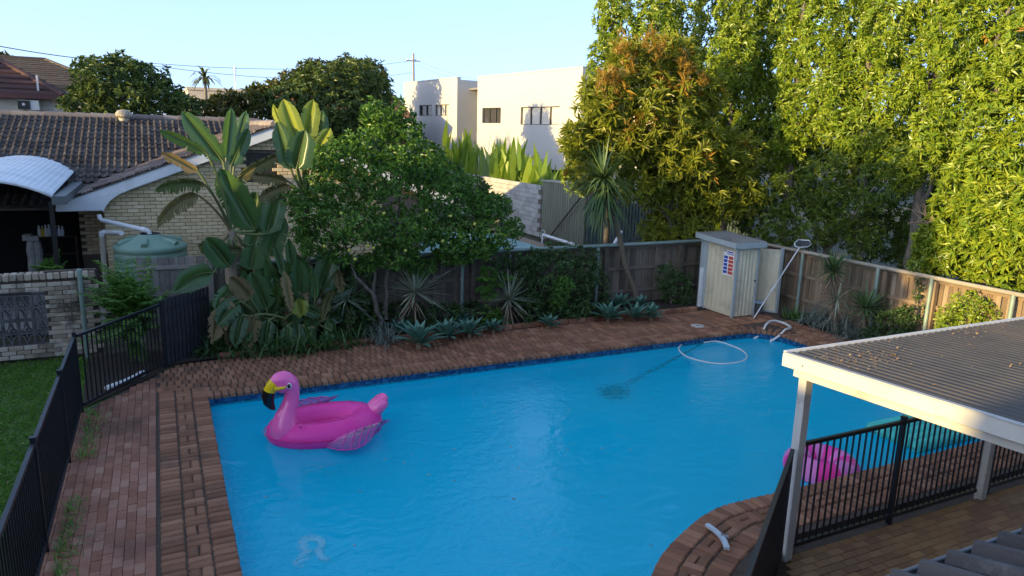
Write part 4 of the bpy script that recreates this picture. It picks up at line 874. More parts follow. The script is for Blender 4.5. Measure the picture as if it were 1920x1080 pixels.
# ================================================================== PUMP SHED
t = thing('pump_shed', 'small cream steel pump shed with a safety sign on its side by the pool corner', 'shed', (12.8, 13.7, 0))
x0, x1, y0, y1, hs = 12.44, 13.12, 13.14, 14.40, 1.80
corr(MB(), (x0, y1), (x0, y0), .02, hs, .16, .006).build('side_wall', SHED_C, t); corr(MB(), (x0, y0), (x1, y0), .02, hs, .11, .008).build('front_wall', SHED_C, t)
MB().box((x1-.01, y0+.02, .02), (x1, y1, hs)).build('side_wall', SHED_C, t); MB().box((x0+.02, y1-.01, .02), (x1, y1, hs)).build('rear_wall', SHED_C, t)
for (x, y) in ((x0, y0), (x1, y0), (x0, y1)): MB().box((x-.025, y-.025, 0), (x+.025, y+.025, hs+.01)).build('corner_trim', SHED_T, t)
MB().box((x0-.10, y1-.16, 0), (x0-.03, y1-.10, 1.05)).build('side_pipe', PVC, t); MB().box((x0-.02, y1-.24, 0), (x0-.008, y1-.03, hs-.05)).build('side_panel', SHED_T, t)
rf = MB(); rf.prism([(x0-.14, y0-.12, hs+.02), (x1+.12, y0-.12, hs+.02), (x1+.12, y1+.12, hs+.10), (x0-.14, y1+.12, hs+.10)], (0, 0, .035)); ro = rf.build('roof', SHED_T, t)
rb = MB()
for i in range(9): x = x0-.12+i*.115; rb.bar((x, y0-.11, hs+.063), (x, y1+.11, hs+.143), .035, .018)
rb.build('roof_ribs', ROOF_G, ro)
MB().prism([(x0-.145, y0-.125, hs-.07), (x1+.125, y0-.125, hs-.07), (x1+.125, y0-.125, hs+.05), (x0-.145, y0-.125, hs+.05)], (0, -.012, 0)).build('roof_fascia', SHED_T, t)
MB().prism([(x0-.145, y0-.11, hs-.07), (x0-.145, y1+.12, hs+.01), (x0-.145, y1+.12, hs+.13), (x0-.145, y0-.11, hs+.05)], (-.012, 0, 0)).build('roof_fascia', SHED_T, t)
dp = [(13.32, 13.86), (13.90, 13.14)]; corr(MB(), dp[0], dp[1], .04, 1.62, .14, .008).build('door', SHED_C, t); MB().box((13.87, 13.10, 0), (13.935, 13.165, 1.66)).build('door_post', SHED_T, t); MB().bar((13.32, 13.86, .02), (13.9, 13.14, .02), .04, .04).build('door_sill', SHED_T, t)
MB().tube([(x1-.06, y0-.012, .90), (x1-.06, y0-.05, .90)], .016, 8).build('latch', FRAME_D, t); MB().tube([(13.45, 13.60, .80), (13.52, 13.52, .82)], .03, 8).build('pipe_stub', PVC, t)
sg = MB(); p0 = at(1358, 468, X=x0-.02); p1 = at(1378, 471, X=x0-.02); p2 = at(1351, 513, X=x0-.02); ys, ye = p0.y, p1.y; zt, zb = p0.z, p2.z
sg.box((x0-.02, ye, zb), (x0-.014, ys, zt)); q = lambda u: ys+(ye-ys)*u; r = lambda v: zt+(zb-zt)*v
def blk(u0, u1, v0, v1, m): sg.box((x0-.0235, q(u1), r(v1)), (x0-.0205, q(u0), r(v0)), m)
blk(.05, .25, .02, .06, 3); blk(.32, .9, .03, .08, 1); blk(.3, .95, .12, .15, 3)
for i in range(5): blk(.06, .40, .22+i*.15, .22+i*.15+.11, 1); blk(.50, .94, .22+i*.15, .22+i*.15+.12, 2)
for i in range(14): blk(.54, .54+random.uniform(.2, .36), .25+i*.05, .262+i*.05, 0)
for i in range(9): blk(.1, .1+random.uniform(.12, .26), .25+i*.08, .263+i*.08, 0)
for o_ in [sg]:
    for i in range(len(o_.v)):
        v = o_.v[i]
sg.build('safety_sign', [WHITEV, SIGN_B, SIGN_R, SIGN_K], t)
t = thing('bucket', 'pale blue plastic bucket in the corner between the pump shed and its open door', 'bucket', (13.42, 13.3, 0))
MB().lathe((13.42, 13.3, 0), [(0, .004), (.11, .004), (.145, .27), (.155, .27), (.155, .30), (.14, .30), (.105, .02), (0, .02)], 20).build('body', mat('pale blue plastic', [(0.36, 0.46, 0.55), (0.45, 0.54, 0.62)], 0.4), t)
MB().tube([Vector((13.42-.15*math.cos(a), 13.3-.06*math.sin(a), .28-.14*math.sin(a))) for a in [i*math.pi/10 for i in range(11)]], .006, 6).build('handle', ALU, t)
t = thing('leaf_skimmer', 'long pool skimmer pole leaning on the fence with a flat net head beside the shed', 'pool net', (12.92, 12.89, 0))
a = Vector((12.92, 12.89, .0)); b_ = at(1499, 464, X=14.22); MB().tube([a, b_], .017, 8).build('pole', ALU, t); MB().tube([a.lerp(b_, .38), a.lerp(b_, .46)], .026, 8).build('grip', PVC, t)
d = (b_-a).normalized(); sd = Vector((C_R.x, C_R.y, 0)).normalized(); hd = [b_, b_-sd*.10+Vector((0, 0, .02)), b_-sd*.14+Vector((.03, .03, .09)), b_-sd*.08+Vector((.2, .15, .16)), b_+sd*.2+Vector((.2, .15, .15)), b_+sd*.27+Vector((.08, .05, .08)), b_+sd*.2+Vector((0, 0, .02)), b_]
MB().tube(hd, .018, 8).build('net_frame', ALU, t)
me = MB(); c = sum(hd[1:7], Vector())/6
for i in range(1, 7): me.add([hd[i], hd[i % 6+1], c-Vector((0, 0, .05))], [(0, 1, 2)])
me.build('net', mat('dark net mesh', [(0.05, 0.055, 0.06)], 0.9), t)
c = G(1308, 611); t = thing('skimmer_lid', 'round white skimmer lid set in the brick deck by the pump shed', 'lid', c); MB().lathe(c, [(.15, -.01), (.155, .008), (.13, .014), (.12, .008), (0, .010)], 28).build('disc', mat('chalky white plastic', [(0.42, 0.40, 0.37), (0.55, 0.53, 0.5)], 0.6, 6), t); MB().tube([c+Vector((-.05, 0, .015)), c+Vector((.05, 0, .015))], .008, 6).build('finger_grip', FRAME_D, t)
a, b_ = G(200, 735), G(262, 709); t = thing('white_pipe', 'length of white plastic pipe lying on the ground behind the short picket panel', 'pipe', a)
a.z = b_.z = .06; m = a.lerp(b_, .55)+Vector((.02, -.03, 0)); MB().tube([Vector(p) for p in spline([tuple(a), tuple(m), tuple(b_)], 5)], .048, 12).build('tube', PVC, t); MB().tube([b_, b_+(b_-a).normalized()*.09], .056, 12).build('coupling', PVC, t)

# ================================================================== PATIO ROOF
t = thing('patio_roof', 'white beamed patio roof with dusty grey corrugated sheets over the pool fence', 'patio roof', (5.8, 4.99, -.1)); PX, PY1, PY0 = 5.53, 5.04, 1.2
def pz(y): return 2.20 + (PY1-y)*0.045
mb = MB(); n = 516; xs = [PX+.03+i*(8.6/n) for i in range(n+1)]; zz = [(0.0, 0.004, 0.022, 0.026, 0.022, 0.004)[i % 6] -.008 for i in range(n+1)]; k = n+1
mb.add([(x, PY1-.02, pz(PY1)+z+.012) for x, z in zip(xs, zz)]+[(x, PY0, pz(PY0)+z+.012) for x, z in zip(xs, zz)], [(i, i+1, k+i+1, k+i) for i in range(n)], 0, True); mb.build('roof_sheet', ROOF_P, t)
MB().prism([(PX+.05, PY1-.03, pz(PY1)-.004), (14.0, PY1-.03, pz(PY1)-.004), (14.0, PY0, pz(PY0)-.004), (PX+.05, PY0, pz(PY0)-.004)], (0, 0, .003)).build('bounce_sheet', WHITE_P, t)  # white sheet added under the roof to bounce light onto the patio
MB().prism([(PX-.02, PY1+.02, pz(PY1)-.115), (PX-.02, PY0, pz(PY0)-.115), (PX-.02, PY0, pz(PY0)+.018), (PX-.02, PY1+.02, pz(PY1)+.018)], (.038, 0, 0)).build('fascia', WHITE_OLD, t, bevel=.004)
MB().box((PX+.019, PY1-.02, pz(PY1)-.115), (14.1, PY1+.02, pz(PY1)+.018)).build('fascia', WHITE_OLD, t, bevel=.004)
MB().prism([(PX+.10, PY1-.03, pz(PY1)-.225), (PX+.10, PY0, pz(PY0)-.225), (PX+.10, PY0, pz(PY0)-.118), (PX+.10, PY1-.03, pz(PY1)-.118)], (.045, 0, 0)).build('beam', WHITE_OLD, t, bevel=.004)
MB().box((PX+.15, PY1-.16, pz(PY1)-.215), (14.0, PY1-.11, pz(PY1)-.10)).build('beam', WHITE_OLD, t)
MB().bar((PX+.02, PY1+.024, pz(PY1)+.025), (14.1, PY1+.024, pz(PY1)+.025), .05, .012).build('edge_capping', WHITE_P, t); MB().bar((PX-.004, PY1, pz(PY1)+.026), (PX-.004, PY0, pz(PY0)+.026), .05, .012).build('edge_capping', mat('grey flashing', [(0.42, 0.42, 0.42)], 0.5), t)
for x in (5.80, 9.17, 12.6): MB().box((x-.05, 4.94, -.12), (x+.05, 5.04, 2.0)).build('post', WHITE_OLD, t, bevel=.004)
for y in (4.2, 3.3, 2.4): MB().box((PX+.16, y-.02, pz(y)-.13), (14.0, y+.02, pz(y)-.03)).build('rafter', WHITE_OLD, t)
MB().tube([(PX-.022, 4.8, pz(4.8)-.05), (PX-.028, 4.8, pz(4.8)-.05)], .008, 6).build('bolt', FRAME_D, t)
# leaves and twigs caught in the corrugations
C = []; 
for (cx_, cy_, sx, sy, nn) in ((1600, 678, 40, 9, 90), (1650, 664, 30, 7, 60), (1830, 622, 34, 5, 70), (1700, 650, 150, 10, 45), (1780, 700, 120, 30, 40), (1560, 667, 30, 8, 30)):
    for _ in range(nn):
        p = G(random.gauss(cx_, sx), random.gauss(cy_, sy), 2.235)
        if PX+.05 < p.x < 13.5 and p.y < PY1-.03: C.append((p.x, p.y, pz(p.y)+.026))
C = np.array(C); n = len(C); D = rand_dirs(n); D[:, 2] *= .25; D = unit(D); V, F = leaves(C, D, np.tile([0, 0, 1.0], (n, 1)), .02+.03*RNG.random(n), .010+.014*RNG.random(n), .1, .1)
o = link('leaf_litter', np_mesh('leaf_litter', V, [F], [LITTER])); prop(o, 'dry leaves caught along the corrugated patio roof', None, None, 'stuff')

# ---- the house the picture is taken from: lower roof and gutter at the bottom right, walls
t = thing('tiled_house', 'dark tiled lower roof with a grey gutter at the bottom right corner', 'house', (5, 0, 0)); GZ = 2.6; GY = 1.66
gu = MB(); gu.box((2.2, GY-.012, GZ-.10), (10.5, GY, GZ)); gu.box((2.2, GY-.12, GZ-.10), (10.5, GY-.012, GZ-.09)); gu.box((2.2, GY-.132, GZ-.10), (10.5, GY-.12, GZ-.015)); gu.tube([(2.2, GY-.006, GZ+.004), (10.5, GY-.006, GZ+.004)], .010, 6); gu.build('gutter', mat('grey painted gutter', [(0.10, 0.11, 0.125), (0.15, 0.16, 0.175)], 0.5, 4, dirt=(0.28, 0.27, 0.26), dscale=5, damt=(0.6, 0.8)), t)
for x in (2.9, 3.8, 4.7, 5.6): MB().bar((x, GY-.13, GZ-.01), (x, GY-.01, GZ+.004), .025, .006).build('gutter_strap', ALU, t)
OWN_T = mat('own dark roof tile', [(0.042, 0.038, 0.038), (0.062, 0.055, 0.054), (0.09, 0.08, 0.078)], 0.8, 7, bump=0.6, bscale=40, pieces=True, dirt=(0.19, 0.18, 0.18), dscale=6, damt=(0.55, 0.8))
TO = [tile_mesh('own_tile_%d' % i, OWN_T, hump=.05, tk=.03) for i in range(4)]; RS = .36; rr_ = MB().prism([(2.4, GY-.14, GZ-.02), (10.5, GY-.14, GZ-.02), (10.5, -.6, GZ-.02+(GY-.14+.6)*RS), (2.4, -.6, GZ-.02+(GY-.14+.6)*RS)], (0, 0, -.04)).build('roof', OWN_T, t); pl = []
for r in range(6):
    y = GY-.075-r*.32
    for i in range(22):
        p = Vector((2.6+i*.342, y, GZ+.005+(GY-.075-y)*RS+random.uniform(-.004, .004))); pl.append((cam_d(p), random.choice(TO), p, (-math.atan(RS), 0, 0), (1, -1, 1)))
lay_pieces('roof_tile', pl, rr_)
MB().box((2.6, -7, -.05), (14, .75, 2.5)).build('wall', WHITE_P, t); MB().box((-7, -9, 0), (2.6, -1.6, 2.9)).build('wall', WHITE_P, t); MB().box((-7, -1.6, 2.75), (2.4, -.5, 2.9)).build('balcony_floor', CONC, t); MB().box((-7, -9, 2.9), (2.6, -2.2, 5.6)).build('upper_wall', WHITE_P, t); MB().prism([(-7.5, -9.5, 5.6), (3.1, -9.5, 5.6), (3.1, -1.6, 5.6), (-7.5, -1.6, 5.6)], (0, 0, .2)).build('upper_roof', TILE_DK, t)

# ================================================================== IN AND ON THE POOL
FO = Vector((1.97, 10.32, WATER)); FU = Vector((math.cos(YAW), math.sin(YAW)*1.0, 0)); FU = Vector((C_R.x, C_R.y, 0)).normalized(); HU = FU.copy(); FU = Matrix.Rotation(math.radians(24), 3, 'Z') @ FU; FWd = Vector((-FU.y, FU.x, 0))
def fl(u, w, z): return FO + FU*u + FWd*w + Vector((0, 0, z))
t = thing('flamingo_float', 'big hot pink inflatable flamingo floating in the pool with a black tipped yellow beak', 'pool float', FO)
mb = MB(); N, M = 56, 16; vs = []
for i in range(N):
    a = 2*math.pi*i/N; cu, cw = .62*math.cos(a), .36*math.sin(a); tu, tw = math.cos(a)/.62, math.sin(a)/.36; l = math.hypot(tu, tw); nu, nw = tu/l, tw/l
    rt = .235 + .02*math.cos(a); seam = 1+.016*math.sin(i*2.9)*math.sin(i*1.3)
    for j in range(M):
        b_ = 2*math.pi*j/M; vs.append(fl(cu+nu*rt*math.cos(b_)*seam, cw+nw*rt*math.cos(b_)*seam, .10+rt*.92*math.sin(b_)*seam))
mb.add(vs, [(i*M+j, ((i+1) % N)*M+j, ((i+1) % N)*M+(j+1) % M, i*M+(j+1) % M) for i in range(N) for j in range(M)], 0, True); mb.build('body_ring', PINK_T, t)
sm_ = MB(); pth = lambda rr, zz: [fl(.62*math.cos(a)+(math.cos(a)/.62)/math.hypot(math.cos(a)/.62, math.sin(a)/.36)*rr, .36*math.sin(a)+(math.sin(a)/.36)/math.hypot(math.cos(a)/.62, math.sin(a)/.36)*rr, zz) for a in [2*math.pi*i/64 for i in range(65)]]
sm_.tube(pth(.238, .12), .006, 5); sm_.tube(pth(-.222, .12), .006, 5); sm_.tube(pth(.02, .322), .004, 5); sm_.build('weld_seam', SEATP, t)
mb = MB(); vs = [fl(0, 0, .06)]+[fl(.47*math.cos(2*math.pi*i/32), .22*math.sin(2*math.pi*i/32), .08+.008*math.sin(i*2)) for i in range(32)]; mb.add(vs, [(0, 1+i, 1+(i+1) % 32) for i in range(32)], 0, True); mb.build('seat', SEATP, t)
path = [fl(-.57, -.16, .10), fl(-.58, -.16, .22), fl(-.565, -.15, .36), fl(-.52, -.14, .50), fl(-.475, -.13, .64), fl(-.46, -.13, .76), fl(-.49, -.13, .87), fl(-.56, -.13, .935), fl(-.64, -.13, .93), fl(-.715, -.13, .87)]
sm = spline([tuple(p) for p in path], 4); rad = np.interp(np.linspace(0, 9, len(sm)), range(10), [.20, .205, .165, .125, .105, .105, .13, .135, .12, .085]).tolist(); mb = MB(); mb.tube(sm, rad, 18); mb.build('neck', PINK, t)
mb = MB(); mb.ball(fl(-.575, -.13, .885), (.155, .13, .14), n=20, m=14); hd = mb.build('head', PINK, t)
mb = MB(); mb.tube([fl(-.68, -.13, .90), fl(-.735, -.13, .855), fl(-.775, -.13, .785)], [.105, .088, .083], 14); mb.tube([fl(-.70, -.225, .845), fl(-.60, -.262, .865), fl(-.55, -.266, .873)], [.03, .022, .008], 8); mb.build('beak', YELLOW, t)
mb = MB(); mb.tube([fl(-.772, -.13, .792), fl(-.79, -.13, .72), fl(-.785, -.13, .63), fl(-.745, -.13, .55), fl(-.705, -.13, .51)], [.085, .090, .078, .048, .015], 14); mb.build('beak_tip', BLACKV, t)
for s in (-1, 1):
    c = fl(-.515, -.13+s*.128, .885); mb = MB(); mb.ball(c, (.04, .018, .046), n=14, m=8, M=Matrix.Rotation(YAW*0-0.45, 3, 'Z')); ey = mb.build('eye', WHITEV, t); MB().ball(c+FWd*s*.012, (.027, .012, .034), n=12, m=8, M=Matrix.Rotation(-.45, 3, 'Z')).build('pupil', BLACKV, ey); MB().ball(c+FWd*s*.024+FU*.004+Vector((0, 0, .014)), .007, n=6, m=4).build('glint', WHITEV, ey)
def wing(sgn, u0, u1, w0, w1, dz):
    mb = MB(); vs = []; N, M = 14, 8
    for i in range(N+1):
        q = i/N; wd = (.46*math.sin(math.pi*min(1, q*1.02+.04))**.7+.02)*(1 if q < .8 else 1-.5*(q-.8)/.2)
        c = fl(u0+(u1-u0)*q, w0+(w1-w0)*q, .05+dz*q*q+.04*math.sin(q*3))
        for j in range(M):
            b_ = 2*math.pi*j/M; e = FWd*sgn*(wd*(.5*math.cos(b_)+.5)) - FU*(.10*math.cos(b_)) + Vector((0, 0, .10*(.5-.5*math.cos(b_)))); vs.append(c + e + Vector((0, 0, .055*math.sin(b_)*(math.sin(math.pi*q)**.5+.1)+.006*math.sin(i*3))))
    mb.add(vs, [(i*M+j, (i+1)*M+j, (i+1)*M+(j+1) % M, i*M+(j+1) % M) for i in range(N) for j in range(M)], 0, True); mb.add(vs[:M], [tuple(range(M))]); mb.add(vs[-M:], [tuple(range(M))]); o = mb.build('wing', VIO_T, t)
    rb_ = MB(); rb_.tube([vs[i*M+0] for i in range(N+1)], .006, 5)
    for k in (3, 5, 7, 9, 11): rb_.tube([Vector(vs[k*M+j])+Vector((0, 0, .004)) for j in (0, 1, 2, 3, 4)], .005, 5)
    rb_.build('feather_line', PINK_T, o); return o
wing(-1, .02, .80, -.50, -.46, .10); wing(1, -.55, .25, .52, .56, .20)
mb = MB()
for k, (dw, dz, L) in enumerate(((-.12, .0, .27), (-.04, .04, .31), (.05, .03, .32), (.12, -.01, .28))): mb.tube([fl(.70, dw*.4, .20), fl(.78, dw*.8, .30+dz*.5), fl(.74+L*.55, dw*1.1, .40+dz), fl(.72+L*.72, dw*1.15, .435+dz)], [.10, .10, .075, .03], 10)
mb.build('tail', PINK, t)
MB().tube([fl(-.40, -.42, .30), fl(-.40, -.43, .34)], .018, 8).build('valve', PINK_T, t)

c = G(1540, 868, -.06); t = thing('pink_ring', 'hot pink and pale pink inflatable swim ring floating behind the patio fence', 'swim ring', (c.x, c.y, WATER)); R_, r_ = .31, .195
for part, colr in (('pink_panel', PINK_T), ('violet_panel', RING_T)):
    for s in range(5):
        k0 = s*2 + (part != 'pink_panel'); mb = MB(); vs = []; n1 = 7
        for i in range(n1+1):
            a = 2*math.pi*(k0+i/n1)/10
            for j in range(14): b_ = 2*math.pi*j/14; rr = R_+r_*math.cos(b_); vs.append((c.x+rr*math.cos(a), c.y+rr*math.sin(a), WATER+.06+r_*math.sin(b_)))
        mb.add(vs, [(i*14+j, (i+1)*14+j, (i+1)*14+(j+1) % 14, i*14+(j+1) % 14) for i in range(n1) for j in range(14)], 0, True); mb.build(part, colr, t)
c = Vector((10.75, 6.75, WATER)); t = thing('green_lilo', 'clear teal inflatable lounger floating by the near pool edge behind the picket fence', 'pool float', c)
for i in range(5): MB().tube([c+Vector((-.95, -.38+i*.19, .04)), c+Vector((-.9, -.38+i*.19, .06)), c+Vector((.75, -.38+i*.19, .06)), c+Vector((.8, -.38+i*.19, .04))], [.05, .10, .10, .05], 12).build('tube', TEAL_T, t)
MB().tube([c+Vector((.72, -.42, .18)), c+Vector((.72, .42, .18))], [.13, .13], 12).build('pillow', TEAL_T, t)

# vacuum hose: a loop on the deck, a loop on the water, then down to the cleaner
t = thing('pool_hose', 'pale ribbed vacuum hose looping over the pool corner and floating on the water', 'hose', (12.5, 11.8, 0))
zf = WATER+.012
P1 = [(12.05, 11.95, zf-.02), (12.32, 12.0, -.08), (12.55, 12.1, .09), (12.85, 12.2, .12), (13.05, 12.05, .08), (12.95, 11.75, .06), (12.65, 11.62, .07), (12.42, 11.58, -.05), (12.2, 11.6, zf)]
MB().tube(spline(P1, 8), .025, 10).build('deck_loop', HOSE, t)
px = [(1445, 628), (1400, 632), (1340, 635), (1295, 641), (1273, 652), (1282, 666), (1310, 677), (1350, 683), (1385, 680), (1400, 672), (1394, 660), (1372, 649), (1345, 641), (1320, 643)]
MB().tube(spline([(12.2, 11.6, zf)]+[(lambda p: (p.x, p.y, zf))(G(x, y, WATER)) for x, y in px], 6), .014, 8).build('floating_loop', HOSE, t)
px = [(1320, 643), (1280, 664), (1230, 692), (1190, 712)]
def under(x, y, zb):
    s = G(x, y, WATER); d = (s-CAM).normalized(); si = math.hypot(d.x, d.y); st = si/1.33; k = st/math.sqrt(1-st*st)*(WATER-zb); h = Vector((d.x, d.y, 0)).normalized(); return Vector((s.x, s.y, zb)) + h*k
cl = under(1150, 734, -1.42); MB().tube(spline([tuple(G(1320, 643, WATER-.02)), tuple(under(1280, 664, -.45)), tuple(under(1232, 690, -.9)), tuple(under(1190, 712, -1.25)), tuple(cl+Vector((.05, .02, .1)))], 6), .040, 8).build('sunken_length', HOSE_D, t)
t = thing('pool_cleaner', 'dark suction pool cleaner resting on the pool floor at the end of the hose', 'pool cleaner', cl); mb = MB(); mb.box((cl.x-.26, cl.y-.2, cl.z-.02), (cl.x+.26, cl.y+.2, cl.z+.10)); mb.ball(cl+Vector((0, 0, .12)), (.2, .16, .15)); mb.build('body', CLEAN, t)
MB().lathe(cl+Vector((-.02, 0, -.06)), [(.24, 0), (.26, .02), (.2, .05)], 20).build('skirt', CLEAN, t); MB().tube([cl+Vector((.02, 0, .12)), cl+Vector((.05, .02, .24))], .035, 8).build('hose_cuff', CLEAN, t)
mk = under(585, 1035, floor_z(1, 9)+.06); t = thing('sunken_pale_tube', 'pale loop shaped tube lying under the water near the bottom edge', 'pool toy', mk)  # bent white tube standing for a pale mark under the water
g = lambda x, y: under(x, y, floor_z(1, 9)+.03)
MB().tube(spline([tuple(g(x, y)) for x, y in ((558, 1058), (568, 1044), (578, 1035), (566, 1024), (572, 1012), (587, 1009), (601, 1014), (603, 1026), (596, 1034), (602, 1046), (616, 1052))], 5), .05, 8).build('tube', mat('chalk white rubber', [(0.90, 0.90, 0.88)], 0.8), t)
MB().tube([g(558, 1058), g(552, 1061)], [.05, .03], 8).build('end_cap', WHITEV, t); MB().tube([g(612, 1050), g(618, 1047)], [.05, .03], 8).build('end_cap', WHITEV, t)
al = MB()
for (x, y, w_) in ((985, 706, 14), (880, 720, 6), (897, 715, 5), (920, 718, 7), (815, 730, 12), (835, 728, 12), (855, 726, 8), (760, 745, 10)):
    c = under(x, y, -1.40); 
    for k in range(4): al.ball(c+Vector((random.uniform(-.1, .1)*w_/8, random.uniform(-.12, .12)*w_/8, .0)), (.012*w_, .014*w_, .012), n=8, m=4)
prop(al.build('algae', ALGAE), 'dark algae patches on the pool floor along the far side', None, None, 'stuff')
a, b_ = G(1325, 985, .05), G(1362, 1030, .05); t = thing('pool_brush', 'curved pale blue pool brush head lying on the brick coping', 'brush', a.lerp(b_, .5))
d = (b_-a); nr = Vector((d.y, -d.x, 0)).normalized(); arc_ = [a+d*q - nr*(.05*math.sin(q*math.pi)) + Vector((0, 0, .01)) for q in [i/10 for i in range(11)]]; BRS = mat('pale blue brush plastic', [(0.42, 0.52, 0.60), (0.55, 0.62, 0.68)], 0.4)
mb = MB()
for p, q in zip(arc_[:-1], arc_[1:]): mb.bar(p, q, .05, .03)
mb.build('brush_back', BRS, t); mb = MB()
for p, q in zip(arc_[:-1], arc_[1:]): mb.bar(p-nr*.028-Vector((0, 0, .012)), q-nr*.028-Vector((0, 0, .012)), .02, .028)
mb.build('bristles', WHITEV, t); m_ = arc_[5]; e = G(1366, 1007, .06); MB().tube([m_, m_.lerp(e, .5), e], [.028, .02, .022], 10).build('handle_socket', mat('grey socket', [(0.25, 0.27, 0.3)], 0.4), t)

# ================================================================== PLANTS
def E_(x, y, rx, rz, Y=None, X=None, d=None):
    c = at(x, y, Y=Y, X=X); s = px_m(c); r = rx*s; return ((c.x, c.y, c.z), (r, (d or 0.9)*r, rz*s))

# --- giant bird of paradise: every paddle leaf is a part
def paddle(parent, stem, bpx, tpx, wpx, Yb, Yt, m, bend=.12, tear=.26, twist=0.0, dry=False, fold=.22):
    B, T = at(*bpx, Y=Yb), at(*tpx, Y=Yt); mid = (B+T)/2; L = (T-B).length; W = wpx*px_m(mid)*.5
    ctrl = mid + Vector((0, 0, bend*L)); N = 16; view = (CAM-mid).normalized(); mb = MB(); pts = []
    for i in range(N+1):
        q = i/N; pts.append(B*(1-q)**2 + ctrl*2*q*(1-q) + T*q*q)
    prof = [min(1, (q*5.5)**.7)*(1-max(0, (q-.55)/.45)**2.6)**.8 if q < 1 else .03 for q in [i/N for i in range(N+1)]]; prof[0] = .12
    for sgn in (-1, 1):
        torn = [random.random() < tear for _ in range(N)]
        for i in range(N):
            def side(j):
                tg = (pts[min(N, j+1)]-pts[max(0, j-1)]).normalized(); s = tg.cross(view).normalized(); n = s.cross(tg).normalized(); s = (s*math.cos(twist)+n*math.sin(twist)); n = s.cross(tg); return (s*sgn*math.cos(fold) - n*-1*math.sin(fold)*.6).normalized(), tg
            s0, t0 = side(i); s1, t1 = side(i+1); w0, w1 = W*prof[i]*random.uniform(.97, 1.03), W*prof[i+1]*random.uniform(.97, 1.03)
            g = L/N; e0 = pts[i]+s0*w0-Vector((0, 0, w0*.15)); e1 = pts[i+1]+s1*w1-Vector((0, 0, w1*.15)); m0 = pts[i]+s0*w0*.55+Vector((0, 0, .02*W)); m1 = pts[i+1]+s1*w1*.55+Vector((0, 0, .02*W))
            if torn[i]: cut = random.uniform(.2, .75); e0 = e0 + t0*g*cut - Vector((0, 0, random.uniform(0, .05))); e1 = e1 - Vector((0, 0, random.uniform(.0, .04))) + t1*g*random.uniform(-.1, .3)
            if dry: e0 += Vector((random.uniform(-.02, .02), 0, -random.uniform(0, .06))); e1 += Vector((random.uniform(-.02, .02), 0, -random.uniform(0, .06)))
            mb.add([pts[i], pts[i+1], m1, e1, e0, m0], [(0, 1, 2, 5), (5, 2, 3, 4)], 0, True)
    off = origin_of(parent); me = bpy.data.meshes.new('leaf'); me.from_pydata([tuple(Vector(v)-off) for v in mb.v], [], mb.f); me.materials.append(m); me.polygons.foreach_set('use_smooth', [True]*len(mb.f))
    bm = bmesh.new(); bm.from_mesh(me); bmesh.ops.remove_doubles(bm, verts=bm.verts, dist=.0015); bm.to_mesh(me); bm.free()
    o = link('leaf', me, parent); k = len(pts); ST = Vector(stem); st = MB(); c1 = ST.lerp(B, .6)+(B-pts[2]).normalized()*.12*(B-ST).length
    pet = [ST*(1-q)**2+c1*2*q*(1-q)+B*q*q for q in [i/6 for i in range(7)]]; st.tube(pet + pts[2:-2:2], [.030-.0018*i for i in range(7)]+[.009-.0011*i for i in range(len(pts[2:-2:2]))], 6); st.build('stalk', STALK if not dry else L_BAN_DRY, o); return o
def strelitzia(label, base, head, list_, stems, low=False):
    t = thing('giant_bird_of_paradise', label, 'plant', base, 'giant birds of paradise by the slat screen'); tr = MB()
    for a, b_, r0, r1 in stems: limb(tr, a, b_, r0, r1, .03, 5, 9)
    tr.build('trunk', THATCH, t)
    for (b_, tp, w, dy0, dy1, m, kw) in list_: paddle(t, (head if not low else Vector((at(*b_, Y=head[1]).x*.5+head[0]*.5+random.uniform(-.25, .25), head[1]+random.uniform(-.1, .15), random.uniform(.15, .6)))), b_, tp, w*(.8 if low else .95), head[1]+dy0, head[1]+dy1, m, **kw)
    return t
Y1 = 14.75; hd1 = at(432, 432, Y=Y1); hd2 = at(574, 372, Y=15.0); g1 = Vector((1.15, Y1, 0)); g2 = Vector((2.45, 15.0, 0))
K = dict
